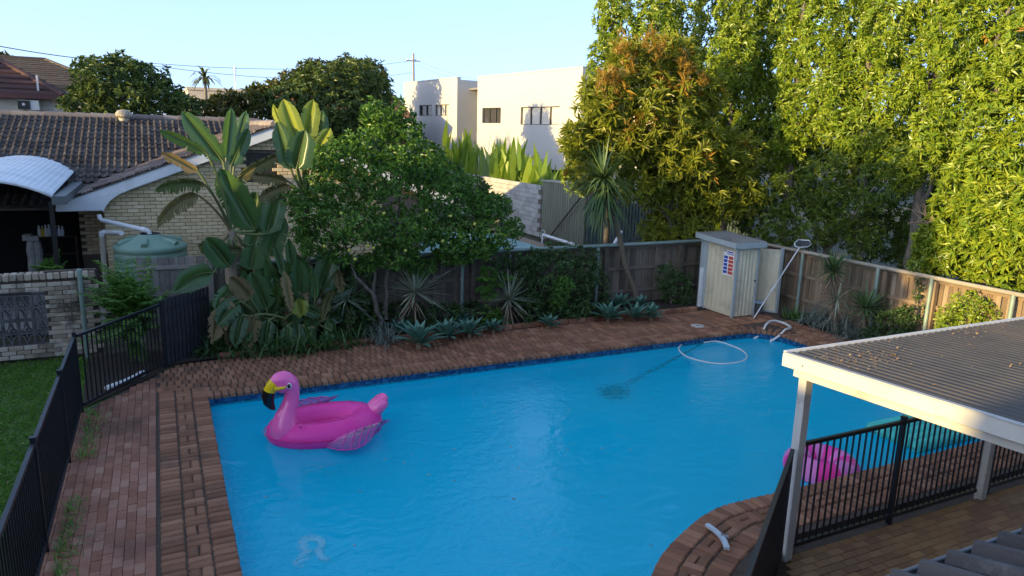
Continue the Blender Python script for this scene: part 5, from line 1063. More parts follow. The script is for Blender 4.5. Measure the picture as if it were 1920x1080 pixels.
strelitzia('taller giant bird of paradise with torn browning leaves hanging over the grey paling fence', g1, hd1, [
    ((418, 302), (341, 208), 40, .1, .2, L_BAN, K(bend=.03)), ((388, 287), (298, 243), 26, -.2, -.3, L_BAN, K(bend=.05, twist=.6)),
    ((424, 296), (434, 201), 34, 0, .2, L_BAN, K(bend=.02, twist=-.7)), ((440, 300), (462, 207), 30, .3, .5, L_BAN, K(bend=.02, twist=.5)), ((433, 312), (466, 240), 30, .1, .2, L_BAN, K(bend=.05, tear=.3)),
    ((384, 346), (292, 354), 26, -.3, -.4, L_BAN_DRY, K(bend=.18, tear=.7, twist=.3, dry=True)), ((372, 366), (296, 418), 30, -.3, -.4, L_BAN_DRY, K(bend=.30, tear=.7, twist=.2, dry=True)), ((372, 322), (302, 286), 22, -.2, -.2, L_BAN_DRY, K(bend=.08, tear=.6, twist=.4)),
    ((478, 432), (412, 316), 62, -.1, -.1, L_BAN, K(bend=.04, tear=.25, twist=.4)), ((505, 480), (528, 400), 44, .1, .1, L_BAN, K(bend=.04, tear=.2)), ((460, 400), (440, 330), 40, .3, .3, L_BAN, K(bend=.04, tear=.3, twist=-.5)), ((415, 455), (372, 462), 26, -.2, -.3, L_BAN_DRY, K(bend=.1, tear=.8, dry=True)), ((500, 438), (524, 352), 46, -.1, .0, L_BAN, K(bend=.03)), ((446, 334), (533, 288), 26, .2, .3, L_BAN_DRY, K(bend=.10, tear=.5, dry=True)),
    ((430, 500), (386, 446), 46, -.3, -.4, L_BAN, K(bend=.1, tear=.3)), ((455, 470), (405, 470), 30, -.2, -.3, L_BAN_DRY, K(bend=.1, tear=.7, dry=True)), ((400, 512), (328, 548), 46, -.3, -.5, L_BAN, K(bend=.32, tear=.3)),
    ((470, 470), (492, 402), 40, .2, .3, L_BAN, K(bend=.02)), ((470, 505), (478, 455), 44, -.3, -.3, L_BAN, K(bend=.03)), ((455, 430), (480, 360), 60, .3, .3, L_BAN, K(bend=.03))],
    [(g1, hd1, .15, .09), (g1+Vector((.35, .1, 0)), at(480, 500, Y=14.9), .10, .06)])
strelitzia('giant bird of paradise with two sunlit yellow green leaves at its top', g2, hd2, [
    ((558, 262), (531, 186), 40, 0, .1, L_BAN_Y_SUN, K(bend=.02)), ((574, 262), (588, 186), 38, 0, .1, L_BAN_Y_SUN, K(bend=.02, tear=.3)), ((540, 262), (512, 196), 24, .1, .2, L_BAN_Y_SUN, K(bend=.03, twist=.8)),
    ((556, 318), (572, 244), 56, -.2, -.2, L_BAN, K(bend=.03, tear=.2)), ((545, 318), (519, 228), 36, -.1, 0, L_BAN, K(bend=.03)), ((580, 310), (620, 240), 36, -.1, 0, L_BAN_Y_SUN, K(bend=.05, tear=.5)), ((592, 290), (606, 206), 32, .2, .3, L_BAN, K(bend=.02, tear=.3)),
    ((552, 290), (545, 220), 32, .2, .3, L_BAN, K(bend=.02)), ((540, 340), (470, 330), 24, -.1, -.2, L_BAN_DRY, K(bend=.12, tear=.7, dry=True)), ((600, 330), (626, 300), 30, .2, .3, L_BAN, K(bend=.05)), ((546, 350), (486, 372), 28, -.3, -.3, L_BAN_DRY, K(bend=.2, tear=.7, dry=True))],
    [(g2, hd2, .13, .085)])
hd3 = at(545, 560, Y=14.5); g3 = Vector((2.0, 14.5, 0))
strelitzia('low leafy giant bird of paradise clump hanging over the brick deck', g3, hd3, [
    ((562, 552), (560, 487), 42, -.1, -.2, L_BAN, K(bend=.04)), ((575, 600), (540, 545), 46, -.2, -.2, L_BAN, K(bend=.04)), ((560, 560), (566, 592), 40, -.3, -.4, L_BAN_Y_SUN, K(bend=.05)), ((590, 560), (590, 515), 20, -.2, -.2, L_STRAP, K(bend=.02)),
    ((600, 590), (562, 575), 30, -.3, -.3, L_BAN, K(bend=.1)), ((540, 590), (512, 520), 50, 0, 0, L_BAN, K(bend=.04)), ((500, 580), (470, 510), 56, -.1, -.1, L_BAN, K(bend=.05)), ((470, 560), (430, 520), 44, -.2, -.3, L_BAN_DRY, K(bend=.15, tear=.6)),
    ((450, 565), (408, 610), 44, -.3, -.5, L_BAN, K(bend=.25, tear=.3)), ((455, 590), (440, 650), 36, -.3, -.5, L_BAN, K(bend=.2, tear=.3)), ((480, 590), (462, 655), 40, -.3, -.4, L_BAN_DRY, K(bend=.2, tear=.5)), ((430, 555), (398, 640), 44, -.3, -.5, L_BAN_DRY, K(bend=.25, tear=.6, dry=True)), ((440, 545), (405, 580), 46, -.2, -.4, L_BAN, K(bend=.3, tear=.3)),
    ((505, 600), (495, 655), 36, -.3, -.4, L_BAN, K(bend=.2)), ((540, 610), (535, 668), 34, -.3, -.4, L_BAN, K(bend=.2, tear=.3)), ((570, 610), (585, 660), 36, -.3, -.4, L_BAN, K(bend=.2)), ((600, 600), (648, 585), 46, 0, .1, L_BAN, K(bend=.2)), ((610, 560), (655, 540), 40, .1, .2, L_BAN, K(bend=.2)), ((600, 540), (625, 470), 56, .2, .3, L_BAN, K(bend=.05)), ((620, 620), (640, 660), 34, -.3, -.3, L_BAN, K(bend=.2))] + [((x := random.uniform(405, 640), y := random.uniform(500, 600)), (x+random.uniform(-26, 26), y+random.uniform(40, 75)), random.uniform(20, 34), random.uniform(-.3, .3), random.uniform(-.5, .1), random.choice([L_BAN, L_BAN, L_STRAP, L_BAN_DRY]), K(bend=.2, tear=.55, dry=random.random() < .4, twist=random.uniform(-.6, .6))) for _ in range(22)] + [((x := random.uniform(440, 610), y := random.uniform(520, 600)), (x+random.uniform(-40, 40), y-random.uniform(50, 90)), random.uniform(18, 30), random.uniform(0, .4), random.uniform(0, .5), random.choice([L_BAN, L_BAN, L_STRAP]), K(bend=.03, tear=.35, twist=random.uniform(-.6, .6))) for _ in range(14)],
    [(g3, hd3, .12, .06), (g3+Vector((-.5, 0, 0)), at(470, 560, Y=14.5), .10, .05), (g3+Vector((.5, 0.1, 0)), at(600, 560, Y=14.6), .09, .05)], True)

# --- rosettes and swords
def rosette_leaf(L, W):
    mb = MB(); N = 6; prof = [.45, .72, .95, 1.0, .78, .42, .02]; vs = []
    for i in range(N+1):
        q = i/N; z = .20*L*math.sin(q*2.0)*.55; w = W*prof[i]*.5
        vs += [(L*q, -w, z+w*.35), (L*q, 0, z), (L*q, w, z+w*.35)]
    return mb.add(vs, [f for i in range(N) for f in ((3*i, 3*i+3, 3*i+4, 3*i+1), (3*i+1, 3*i+4, 3*i+5, 3*i+2))], 0, True)
AL = [rosette_leaf(.50, .135).mesh('agave_leaf', L_AGAVE), rosette_leaf(.42, .12).mesh('agave_leaf', L_AGAVE), rosette_leaf(.28, .09).mesh('agave_leaf', L_AGAVE)]
def agave(label, p, sc=1.0):
    t = thing('agave', label, 'agave', p, 'blue green agaves along the deck')
    MB().tube([p-Vector((0, 0, .03)), p+Vector((0, 0, .08*sc))], [.05*sc, .04*sc], 8).build('stem', THATCH, t)
    for i in range(22):
        q = i/22; o = link('leaf', AL[0 if q < .5 else 1 if q < .8 else 2], t, p+Vector((0, 0, (.02+.08*q)*sc)), (0, -(.10+q*1.15)+random.uniform(-.12, .12), i*2.39996+random.uniform(-.15, .15)), (sc*random.uniform(.9, 1.08),)*3)
for (x, y, sc, lab) in ((785, 650, 1.25, 'largest agave at the left end of the row, its leaves spilling onto the brick deck'), (838, 636, 1.0, 'agave just right of the largest one along the deck'), (880, 630, .95, 'agave in front of the green pipe post behind the bed'), (925, 622, .7, 'small agave left of the striped yucca rosette'),
    (940, 612, .5, 'tiny agave under the striped yucca rosette'), (1030, 614, .72, 'lone agave below the dark shrub in the middle of the bed'), (1140, 603, 1.15, 'broad agave below the second green pipe post'), (1190, 600, .95, 'middle agave of the trio beside the pump shed'), (1220, 598, .9, 'agave nearest to the pump shed in the front trio'), (1160, 578, .9, 'agave at the back of the group below the tall yucca'), (1200, 578, .8, 'back agave right of the tall yucca trunk'), (750, 628, .8, 'half hidden agave between the silvery grass and the largest agave'), (860, 612, .8, 'agave at the back beside the green pipe post')):
    agave(lab, G(x, y, .03), sc)
def sword_head(parent, c, n, L, W, m, spread=1.0, dead=0, name='crown', droop=.35):
    d = rand_dirs(n); d[:, 2] = np.abs(d[:, 2])*1.0 - .35*spread*RNG.random(n); d = unit(d); C = np.tile(np.array(c), (n, 1)) + d*.03; N = unit(np.cross(np.cross(d, [0, 0, 1.0]), d)+1e-4)
    V, F = straps(C, d, N, L*(.75+.4*RNG.random(n)), np.full(n, W), droop*(0.3+1.2*RNG.random(n)), 4); loc_mesh(name, V, F, [m], parent)
    if dead:
        d = rand_dirs(dead); d[:, 2] = -np.abs(d[:, 2])*1.4-.3; d = unit(d); C = np.tile(np.array(c)-[0, 0, .08], (dead, 1)) + d*[.05, .05, .3]*RNG.random((dead, 1)); N = unit(np.cross(np.cross(d, [0, 0, 1.0]), d)+1e-4)
        V, F = straps(C, d, N, L*(.5+.5*RNG.random(dead)), np.full(dead, W*.8), .6*RNG.random(dead), 4); loc_mesh('dead_skirt', V, F, [THATCH], parent)
def yucca(label, base, head, n, L, W, m, r=.06, dead=20, spread=1.0, droop=.35, cat='yucca'):
    t = thing('yucca', label, cat, base); mb = MB(); limb(mb, base, head, r, r*.8, .05, 6, 8); mb.build('trunk', BARK_Y, t); sword_head(t, head, n, L, W, m, spread, dead, droop=droop); return t
h = at(1132, 335, Y=15.0); b0 = at(1197, 560, Y=15.0); b0.z = 0
t = yucca('tall yucca with a big head of drooping swords leaning in front of the back fence', b0, h, 170, .95, .05, L_YUCCA, .075, 26, 1.4, 1.0)
n = 150; d = rand_dirs(n); d[:, 2] = -np.abs(d[:, 2])*.9 - .05; d = unit(d); C = np.tile(np.array(h), (n, 1)) + np.stack([.10*RNG.random(n), np.zeros(n), -.55*RNG.random(n)], 1)
V, F = straps(C, d, unit(np.cross(np.cross(d, [0, 0, 1.0]), d)+1e-4), .75+.5*RNG.random(n), np.full(n, .05), .9+.9*RNG.random(n), 4); loc_mesh('hanging_leaves', V, F, [L_YUCCA], t)
h = at(1562, 508, X=13.75); yucca('yucca with a bare curved trunk standing by the right fence', Vector((13.8, 11.2, 0)), h, 110, .55, .042, L_YUCCA, .06, 30, 1.2, .4)
h = at(1570, 560, X=13.78); sword_head(bpy.data.objects['yucca.001'], h, 26, .6, .036, L_YUCCA_S, 2.4, 8, 'hanging_skirt', .9)
h = at(1624, 578, X=13.95); yucca('low stemless yucca in front of the right fence', Vector((h.x, h.y, 0)), h, 120, .62, .045, L_YUCCA, .06, 10, 1.5, .35)
h = at(778, 548, Y=14.4); b0 = at(738, 600, Y=14.6); b0.z = 0; yucca('striped spiky yucca on a leaning stem left of the green pipe post', b0, h, 90, .72, .036, L_YUCCA_S, .035, 22, 2.2, .15)
h = at(955, 560, Y=14.4); yucca('striped spiky yucca rosette right of the green pipe post with a brown skirt', Vector((h.x+.1, 14.5, 0)), h, 95, .68, .036, L_YUCCA_S, .035, 40, 1.9, .15)
h = at(650, 562, Y=14.7); yucca('spiky yucca half hidden in shade right of the paddle leaves', Vector((h.x, 14.8, 0)), h, 80, .68, .034, L_YUCCA_S, .035, 16, 2.0, .2)
def tuft(name, label, p, n, L, W, m, droop=1.3, rad=.12, cat='plant', group=None, up=.9):
    t = thing(name, label, cat, p, group); d = rand_dirs(n); d[:, 2] = np.abs(d[:, 2])*1.0+up*RNG.random(n); d = unit(d); C = np.array(p) + RNG.normal(size=(n, 3))*[rad, rad, 0.0]; C[:, 2] = p[2]
    N = unit(np.cross(np.cross(d, [0, 0, 1.0]), d)+1e-4); V, F = straps(C, d, N, L*(.6+.6*RNG.random(n)), np.full(n, W), droop*(.5+RNG.random(n)), 4); loc_mesh('leaves', V, F, [m], t); return t
for (x, y, n, L, m, lab) in ((400, 668, 60, .55, L_STRAP, 'leftmost dark strap leaved clump at the corner of the deck'), (450, 668, 70, .55, L_STRAP, 'strap leaved clump behind the flamingo, left of its head'), (505, 668, 70, .5, L_STRAP, 'strap leaved clump directly behind the flamingo head'), (560, 664, 70, .5, L_STRAP, 'strap leaved clump right behind the flamingo head'), (612, 658, 60, .45, L_STRAP, 'strap leaved clump in front of the low paddle leaves'), (655, 650, 60, .45, L_STRAP, 'strap leaved clump left of the silvery grass'), (378, 660, 40, .5, L_STRAP, 'thin strap leaved clump beside the slat screen')):
    tuft('strap_leaf_clump', lab, G(x, y-6, .03), n, L, .035, m, 1.5, .14, 'plant', 'strap leaved clumps along the bed edge')
tuft('silver_grass', 'silvery arching grass clump beside the largest agave', G(718, 640, .03), 130, .55, .018, L_SILVER, 1.6, .12, 'grass clump'); tuft('silver_grass', 'small silvery grass clump at the foot of the citrus trunk', G(752, 622, .03), 60, .45, .016, L_SILVER, 1.5, .1, 'grass clump')
for (x, y, lab) in ((1530, 612, 'silver spider plant nearest the pump shed on the right bed'), (1570, 625, 'silver spider plant in the middle below the curved yucca'), (1610, 640, 'silver spider plant nearest the patio roof')): tuft('spider_plant', lab, G(x, y-8, .03), 150, .62, .022, L_SILVER, 1.9, .2, 'plant', 'silver spider plants on the right bed', .7)
tuft('green_grass_clump', 'green grassy clump beside the shed door', G(1492, 596, .03), 90, .4, .02, L_FERN, 1.2, .12, 'grass clump')

# --- shrubs, ferns
def shrub(name, label, base, ells, dens, k, L, W, m, cat='shrub', group=None, stems=4, **kw):
    return tree(name, label, base, ells, dens, k, L, W, m, .03, group, cat, stems, **kw)
def fern(name, label, base, fr, m, cat='fern', bare=0):
    """fr: list of (tip point, size); each frond a stalk with paired leaflets"""
    t = thing(name, label, cat, base); st = MB(); C = []; D = []; N = []; Ls = []
    for tip, L in fr:
        a, b_ = Vector(base)+Vector((0, 0, bare)), Vector(tip); ctl = a.lerp(b_, .5)+Vector((0, 0, .35*(b_-a).length)); pts = [a*(1-q)**2+ctl*2*q*(1-q)+b_*q*q for q in [i/12 for i in range(13)]]; st.tube(pts, [.010-.0006*i for i in range(13)], 5)
        for i in range(3, 13):
            tg = (pts[min(12, i+1)]-pts[i-1]).normalized(); s = tg.cross(Vector((0, 0, 1))).normalized()
            for sg in (-1, 1):
                for h_ in (0, .5):
                    C.append(pts[i]+tg*h_*.04); D.append((s*sg+tg*.6+Vector((0, 0, random.uniform(-.35, .05)))).normalized()); N.append(Vector((0, 0, 1))); Ls.append(L*(1.15-abs(i-6)/9))
    st.build('stems', STALK, t); n = len(C); V, F = leaves(np.array(C), np.array(D), np.array(N), np.array(Ls), np.array(Ls)*.34, .2, .1); loc_mesh('leaflets', V, F, [m], t); return t
def fronds(px, Y, L, jit=.25): return [(at(x, y, Y=Y+random.uniform(-jit, jit)), L) for x, y in px]
fern('feathery_shrub', 'light green feathery shrub arching between the brick wall and the short picket panel', Vector((-.55, 14.6, 0)), fronds([(random.gauss(228, 36), random.gauss(545, 26)) for _ in range(90)], 14.4, .165, .5) + fronds([(random.gauss(240, 38), random.gauss(612, 30)) for _ in range(70)], 14.0, .12, .4), L_FERN, 'shrub', .35)
fern('garden_fern', 'bright fern growing in the dark porch behind the brick wall', Vector((-2.1, 17.2, .9)), fronds([(random.gauss(92, 16), random.gauss(492, 10)) for _ in range(22)], 17.0, .15, .3), L_FERN)
MB().box((-2.5, 17.0, 0), (-1.7, 17.4, .9)).build('planter', STONE, bpy.data.objects['garden_fern'])
fern('tree_fern', 'broad fern fronds hanging in shade left of the striped yucca rosette', Vector((6.75, 14.9, 0)), fronds([(900, 545), (912, 500), (938, 492), (965, 520), (905, 522), (945, 512), (930, 535), (915, 560)], 14.7, .24, .2), L_FERN, 'fern', .7)
fern('bed_fern', 'yellow green fern at the deck edge below the striped yucca rosette', G(928, 610, .03), fronds([(random.gauss(922, 14), random.gauss(592, 12)) for _ in range(22)], 14.2, .09, .15), L_FERN)
shrub('dark_shrub', 'dark leafy shrub against the back fence in the middle of the bed', Vector((8.3, 14.9, 0)), [E_(1040, 505, 50, 30, Y=14.8), E_(1085, 520, 40, 40, Y=14.8), E_(1010, 540, 40, 40, Y=14.7), E_(1060, 560, 45, 35, Y=14.6), E_(1000, 500, 30, 20, Y=14.9)], 60, 5, .10, .045, L_SHRUB)
shrub('vine_shrub', 'dark vine tangle hanging on the back fence right of the green pipe post', Vector((7.0, 15.1, 0)), [E_(985, 490, 40, 22, Y=15.05), E_(940, 480, 36, 20, Y=15.05), E_(1090, 480, 34, 18, Y=15.05), E_(985, 540, 30, 36, Y=14.9), E_(1115, 545, 30, 40, Y=14.95), E_(1050, 470, 40, 12, Y=15.1)], 55, 5, .09, .042, L_SHRUB)
shrub('low_hedge_shrub', 'low dark ground shrubs between the agaves and the back fence', Vector((9, 14.7, 0)), [E_(1000, 585, 44, 22, Y=14.5), E_(1075, 585, 44, 22, Y=14.5), E_(820, 590, 44, 20, Y=14.8), E_(890, 590, 44, 22, Y=14.8), E_(760, 590, 40, 24, Y=14.9)], 60, 5, .10, .045, L_SHRUB)
shrub('green_sprig_shrub', 'small bright green leafy sprig in front of the dark shrub', at(1060, 600, Y=14.4)*1.0, [E_(1055, 535, 18, 14, Y=14.35), E_(1048, 558, 14, 20, Y=14.35)], 150, 5, .10, .035, L_FERN)
shrub('low_shrub', 'low dark shrub by the left wall of the pump shed', Vector((11.9, 14.8, 0)), [E_(1270, 540, 26, 34, Y=14.8), E_(1250, 520, 20, 25, Y=14.8), E_(1285, 560, 18, 20, Y=14.7)], 90, 5, .09, .04, L_SHRUB)
shrub('shade_shrub', 'dark undergrowth shrub behind the low paddle leaves', Vector((3.2, 15, 0)), [E_(590, 620, 46, 34, Y=14.9), E_(660, 540, 40, 40, Y=15.1), E_(480, 560, 50, 60, Y=15.1), E_(640, 590, 50, 40, Y=14.9), E_(690, 600, 35, 30, Y=14.9), E_(520, 600, 60, 50, Y=15.0), E_(430, 610, 45, 50, Y=15.0)], 55, 5, .14, .06, L_SHRUB)
shrub('bed_shrub', 'dark green shrub between the low yucca and the patio roof', Vector((14.0, 10.0, 0)), [E_(1670, 615, 34, 30, X=14.0), E_(1700, 600, 20, 24, X=14.2), E_(1640, 632, 26, 16, X=13.8)], 110, 5, .09, .04, L_SHRUB)
shrub('sunlit_bush', 'bright sunlit green bush against the timber fence above the patio roof', Vector((14.2, 8.6, 0)), [E_(1815, 575, 34, 26, X=14.2), E_(1800, 600, 40, 24, X=14.15), E_(1838, 590, 26, 24, X=14.25), E_(1780, 612, 26, 18, X=14.1)], 120, 5, .085, .035, L_HEDGE)
shrub('fence_climber', 'thin green climber on the timber fence near the shade line', Vector((14.35, 9.6, 0)), [E_(1722, 540, 9, 22, X=14.38), E_(1732, 585, 7, 18, X=14.38), E_(1714, 500, 8, 12, X=14.38)], 110, 4, .07, .035, L_SHRUB)
# ivy, weeds along the fence of the left path
wp = []
for i in range(900):
    y = 5.2+6.8*RNG.random()**1.2; 
    if math.sin(y*3.1)+math.sin(y*1.7+1) > -.4: wp.append((-1.2+abs(RNG.normal())*.10, y, .0))
wp = np.array(wp); n = len(wp); D = rand_dirs(n); D[:, 2] = np.abs(D[:, 2])+.3; D = unit(D); V, F = straps(wp, D, unit(np.cross(np.cross(D, [0, 0, 1.0]), D)+1e-4), .05+.10*RNG.random(n), np.full(n, .012), 1.2*RNG.random(n), 4)
prop(link('weeds', np_mesh('weeds', V, [F], [L_GRASS])), 'green weeds growing along the foot of the long pool fence', None, None, 'stuff')

# --- citrus tree with several bare stems
def citrus_fruit(t, pts):
    fm = MB().ball((0, 0, 0), (.036, .036, .034), n=10, m=7).mesh('fruit', mat('pale green yellow fruit', [(0.30, 0.34, 0.05), (0.46, 0.42, 0.07)], 0.45, 3))
    for (x, y) in pts: link('fruit', fm, t, at(x, y, Y=13.75+random.uniform(-.1, .2)))
cit = [(700, 330, 78, 66), (622, 352, 62, 56), (765, 300, 58, 66), (825, 362, 62, 60), (900, 402, 62, 46), (660, 420, 82, 46), (760, 430, 82, 46), (850, 440, 74, 44), (925, 440, 48, 34), (585, 405, 46, 40), (718, 236, 42, 36), (702, 200, 16, 20), (762, 243, 30, 46), (645, 290, 46, 40), (600, 460, 44, 22), (735, 480, 60, 24), (850, 478, 48, 20), (800, 300, 40, 36)]; cit = [(x, y, a*.86, b_*.86) for x, y, a, b_ in cit] + [(548, 372, 22, 16), (570, 440, 26, 14), (612, 300, 24, 26), (672, 268, 22, 22), (690, 215, 12, 18), (745, 205, 14, 22), (782, 268, 16, 24), (806, 318, 22, 18), (868, 345, 28, 20), (935, 385, 26, 20), (965, 428, 18, 18), (905, 470, 26, 14), (690, 494, 28, 14), (790, 500, 30, 14), (640, 480, 22, 14)]
t = tree('citrus_tree', 'spreading citrus tree with small pale fruit behind the garden bed', Vector((4.15, 14.65, 0)), [E_(x, y, a, b_, Y=14.6+.25*math.sin(i*2.1), d=.95) for i, (x, y, a, b_) in enumerate(cit)], 88, 5, .095, .05, L_CITRUS, .03, None, 'tree', 0, .55, fill=.35)
mb = MB(); B0 = at(720, 600, Y=14.65); B0.z = 0; f1 = at(700, 553, Y=14.65)
limb(mb, B0, f1, .065, .05); limb(mb, f1, at(668, 520, Y=14.5), .042, .028); limb(mb, at(668, 520, Y=14.5), at(640, 440, Y=14.5), .028, .015); limb(mb, f1, at(704, 500, Y=14.7), .042, .03); limb(mb, at(704, 500, Y=14.7), at(690, 420, Y=14.7), .03, .015); limb(mb, B0+Vector((.06, .05, .3)), at(722, 490, Y=14.8), .05, .035); limb(mb, at(722, 490, Y=14.8), at(760, 330, Y=14.7), .035, .015)
limb(mb, B0+Vector((.15, 0, 0)), at(790, 535, Y=14.7), .04, .028); limb(mb, at(790, 535, Y=14.7), at(860, 500, Y=14.8), .028, .018); limb(mb, at(860, 500, Y=14.8), at(930, 450, Y=14.8), .018, .01); mb.build('trunk', BARK, t)
citrus_fruit(t, [(666, 486), (608, 462), (690, 461), (700, 465), (830, 452), (845, 405), (760, 470), (655, 470), (890, 420), (720, 400), (640, 400), (800, 395)])

# --- mango like tree with orange new leaves, just over the back fence
mg = [(1182, 112, 44, 36), (1252, 112, 52, 44), (1135, 190, 50, 52), (1222, 205, 80, 64), (1312, 190, 42, 52), (1155, 265, 70, 52), (1285, 290, 80, 56), (1375, 292, 50, 50), (1212, 340, 62, 46), (1300, 372, 72, 44), (1385, 365, 44, 40), (1255, 425, 48, 26), (1100, 300, 36, 60), (1222, 470, 22, 20), (1300, 430, 40, 22), (1075, 260, 26, 30)]
tree('whorled_leaf_tree', 'broad tree with long whorled leaves and orange new shoots behind the back fence', Vector((12.75, 15.9, 0)), [E_(x, y, a, b_, Y=16.1+.35*math.sin(i*1.7), d=.9) for i, (x, y, a, b_) in enumerate(mg)], 24, 11, .25, .056, L_MANGO, .09, None, 'tree', 4, .6,
     extra=(L_ORANGE, lambda P: ((P[:, 2] > 4.5) & (np.sin(P[:, 0]*4.3+1)*np.sin(P[:, 2]*3.7)+.3*RNG.normal(size=len(P)) > 1.0)) | ((P[:, 2] > 3.2) & (RNG.random(len(P)) < .02))), fill=.4)

t = bpy.data.objects['whorled_leaf_tree']; C = []; 
for (x, y, w_, n_) in ((1165, 92, 12, 26), (1182, 128, 10, 20), (1215, 78, 14, 26), (1240, 92, 14, 24), (1130, 155, 14, 22), (1148, 145, 12, 20), (1278, 118, 8, 18), (1290, 135, 8, 16), (1318, 158, 8, 16), (1235, 150, 14, 12), (1160, 185, 14, 14), (1265, 235, 14, 10), (1210, 215, 12, 10), (1180, 255, 12, 8)):
    for _ in range(n_): C.append(tuple(at(random.gauss(x, w_*.6), random.gauss(y, w_), Y=15.5+random.uniform(-.3, .3))))
C = np.array(C); n = len(C); A = unit(np.tile([-.25, -.25, .9], (n, 1))+.35*RNG.normal(size=(n, 3))); V, F = whorl_crown(C, A, 6, .20, .03, .45, .05, .5); loc_mesh('new_shoots', V, F, [L_ORANGE], t)
# --- the tall hedge trees
def hedge(label, clumps, base, m=L_HEDGE, dens=78, L=.145, W=.047, fillv=.0, extra=None, X=None, Y=None, d=.9, k=9): 
    es = [E_(x, y, a*(.84 if Y else .71), b_*.95, Y=(Y+.4*math.sin(i*2.3)) if Y else None, X=(X+.4*math.sin(i*2.3)) if X else None, d=d) for i, (x, y, a, b_) in enumerate(clumps)]
    return tree('hedge_tree', label, base, es, dens, k, L, W, m, .12, 'tall hedge trees along the back and right fences', 'tree', 4, .80, fill=fillv, extra=extra)
hedge('hedge tree at the left end, its side against open sky beside the white building', [(1150, -150, 40, 100), (1148, -20, 38, 90), (1160, 60, 44, 60), (1128, 120, 30, 44), (1150, 200, 40, 60), (1095, 300, 34, 60), (1120, 250, 40, 40), (1080, 330, 26, 30)], Vector((13.2, 20, 0)), Y=19.6, dens=56)
hedge('hedge tree standing left of the dark gap behind the orange shoots', [(1255, -160, 56, 110), (1250, -20, 50, 90), (1230, 60, 46, 60), (1285, 40, 40, 70), (1262, 140, 60, 60), (1300, 250, 60, 80), (1330, 380, 60, 70), (1250, 330, 50, 60)], Vector((14.8, 19, 0)), Y=18.8, dens=56)
hedge('hedge tree just right of the dark gap', [(1400, -160, 60, 110), (1390, -10, 54, 90), (1375, 110, 50, 66), (1420, 80, 54, 90), (1395, 210, 54, 70), (1370, 300, 40, 50), (1440, 220, 50, 70)], Vector((16.4, 18, 0)), Y=17.9)
hedge('hedge tree behind the pump shed with dark shaded foliage at its foot', [(1520, -160, 66, 110), (1500, -20, 56, 80), (1545, 60, 56, 70), (1490, 110, 52, 70), (1500, 220, 66, 70), (1560, 190, 50, 70), (1475, 290, 50, 60)], Vector((16.9, 15.9, 0)), X=16.6)
hedge('dark lower tree drooping over the pump shed roof', [(1470, 370, 50, 46), (1405, 410, 44, 30), (1460, 430, 60, 34), (1545, 340, 66, 56), (1580, 400, 60, 50), (1530, 430, 56, 36), (1620, 440, 46, 36), (1640, 350, 40, 50)], Vector((15.9, 14.4, 0)), m=L_HEDGE_SHADE, X=15.6, dens=34)
hedge('dark shaded tree deep behind the right fence', [(1560, 330, 90, 90), (1680, 360, 90, 90), (1760, 400, 70, 80), (1640, 440, 90, 50), (1720, 470, 60, 40), (1450, 320, 80, 90), (1380, 350, 60, 60), (1600, 90, 80, 110), (1740, 110, 90, 130), (1460, 80, 70, 120), (1860, 90, 80, 110), (1560, 230, 90, 90), (1720, 250, 90, 90), (1345, 40, 60, 130), (1340, 190, 60, 90)], Vector((18.5, 15, 0)), m=L_HEDGE_SHADE, X=18.6, dens=44)
hedge('hedge tree above the middle of the right fence', [(1650, -150, 66, 110), (1640, -20, 56, 70), (1660, 60, 60, 70), (1610, 130, 56, 70), (1670, 180, 60, 70), (1600, 250, 60, 50), (1660, 280, 60, 50), (1700, 320, 40, 40)], Vector((17, 13.3, 0)), X=16.7)
hedge('hedge tree with small sky holes above the shade line of the right fence', [(1770, -150, 70, 110), (1750, -10, 60, 70), (1790, 60, 60, 70), (1740, 130, 56, 66), (1800, 190, 66, 66), (1750, 250, 50, 60), (1790, 310, 50, 50)], Vector((17, 11.7, 0)), X=16.6)
hedge('bright hedge tree at the right edge with a few orange shoots high up', [(1910, -140, 80, 110), (1880, 0, 70, 80), (1930, 90, 70, 80), (1870, 150, 64, 70), (1920, 230, 76, 70), (1850, 260, 60, 60), (1990, 120, 80, 120), (2010, 300, 90, 110)], Vector((17, 10.2, 0)), X=16.4,
      extra=(L_ORANGE, lambda P: (P[:, 2] > 6.0) & (np.sin(P[:, 1]*5)*np.sin(P[:, 2]*4.1) > .86)))
hedge('low bright hedge tree spilling over the sunlit end of the timber fence', [(1850, 340, 90, 70), (1800, 410, 70, 60), (1880, 440, 90, 66), (1760, 460, 50, 50), (1830, 480, 80, 44), (1960, 420, 90, 90), (1735, 500, 34, 22), (1910, 520, 70, 30)], Vector((15.9, 9.6, 0)), X=15.9, L=.19, W=.058)
t = thing('bare_twigs', 'tangle of pale bare twigs caught in the hedge above the fence', 'branch', at(1730, 405, X=15.8)); mb = MB(); c = at(1745, 415, X=15.7)
for i in range(22): limb(mb, c+Vector((0, random.uniform(-.1, .1), random.uniform(-.1, .1))), c+Vector((random.uniform(-.3, .1), random.uniform(-.1, .75), random.uniform(-.15, .4))), .010, .004, .25, 4, 5)
mb.build('twigs', mat('pale twig', [(0.30, 0.20, 0.13), (0.42, 0.30, 0.2)], 0.9), t)

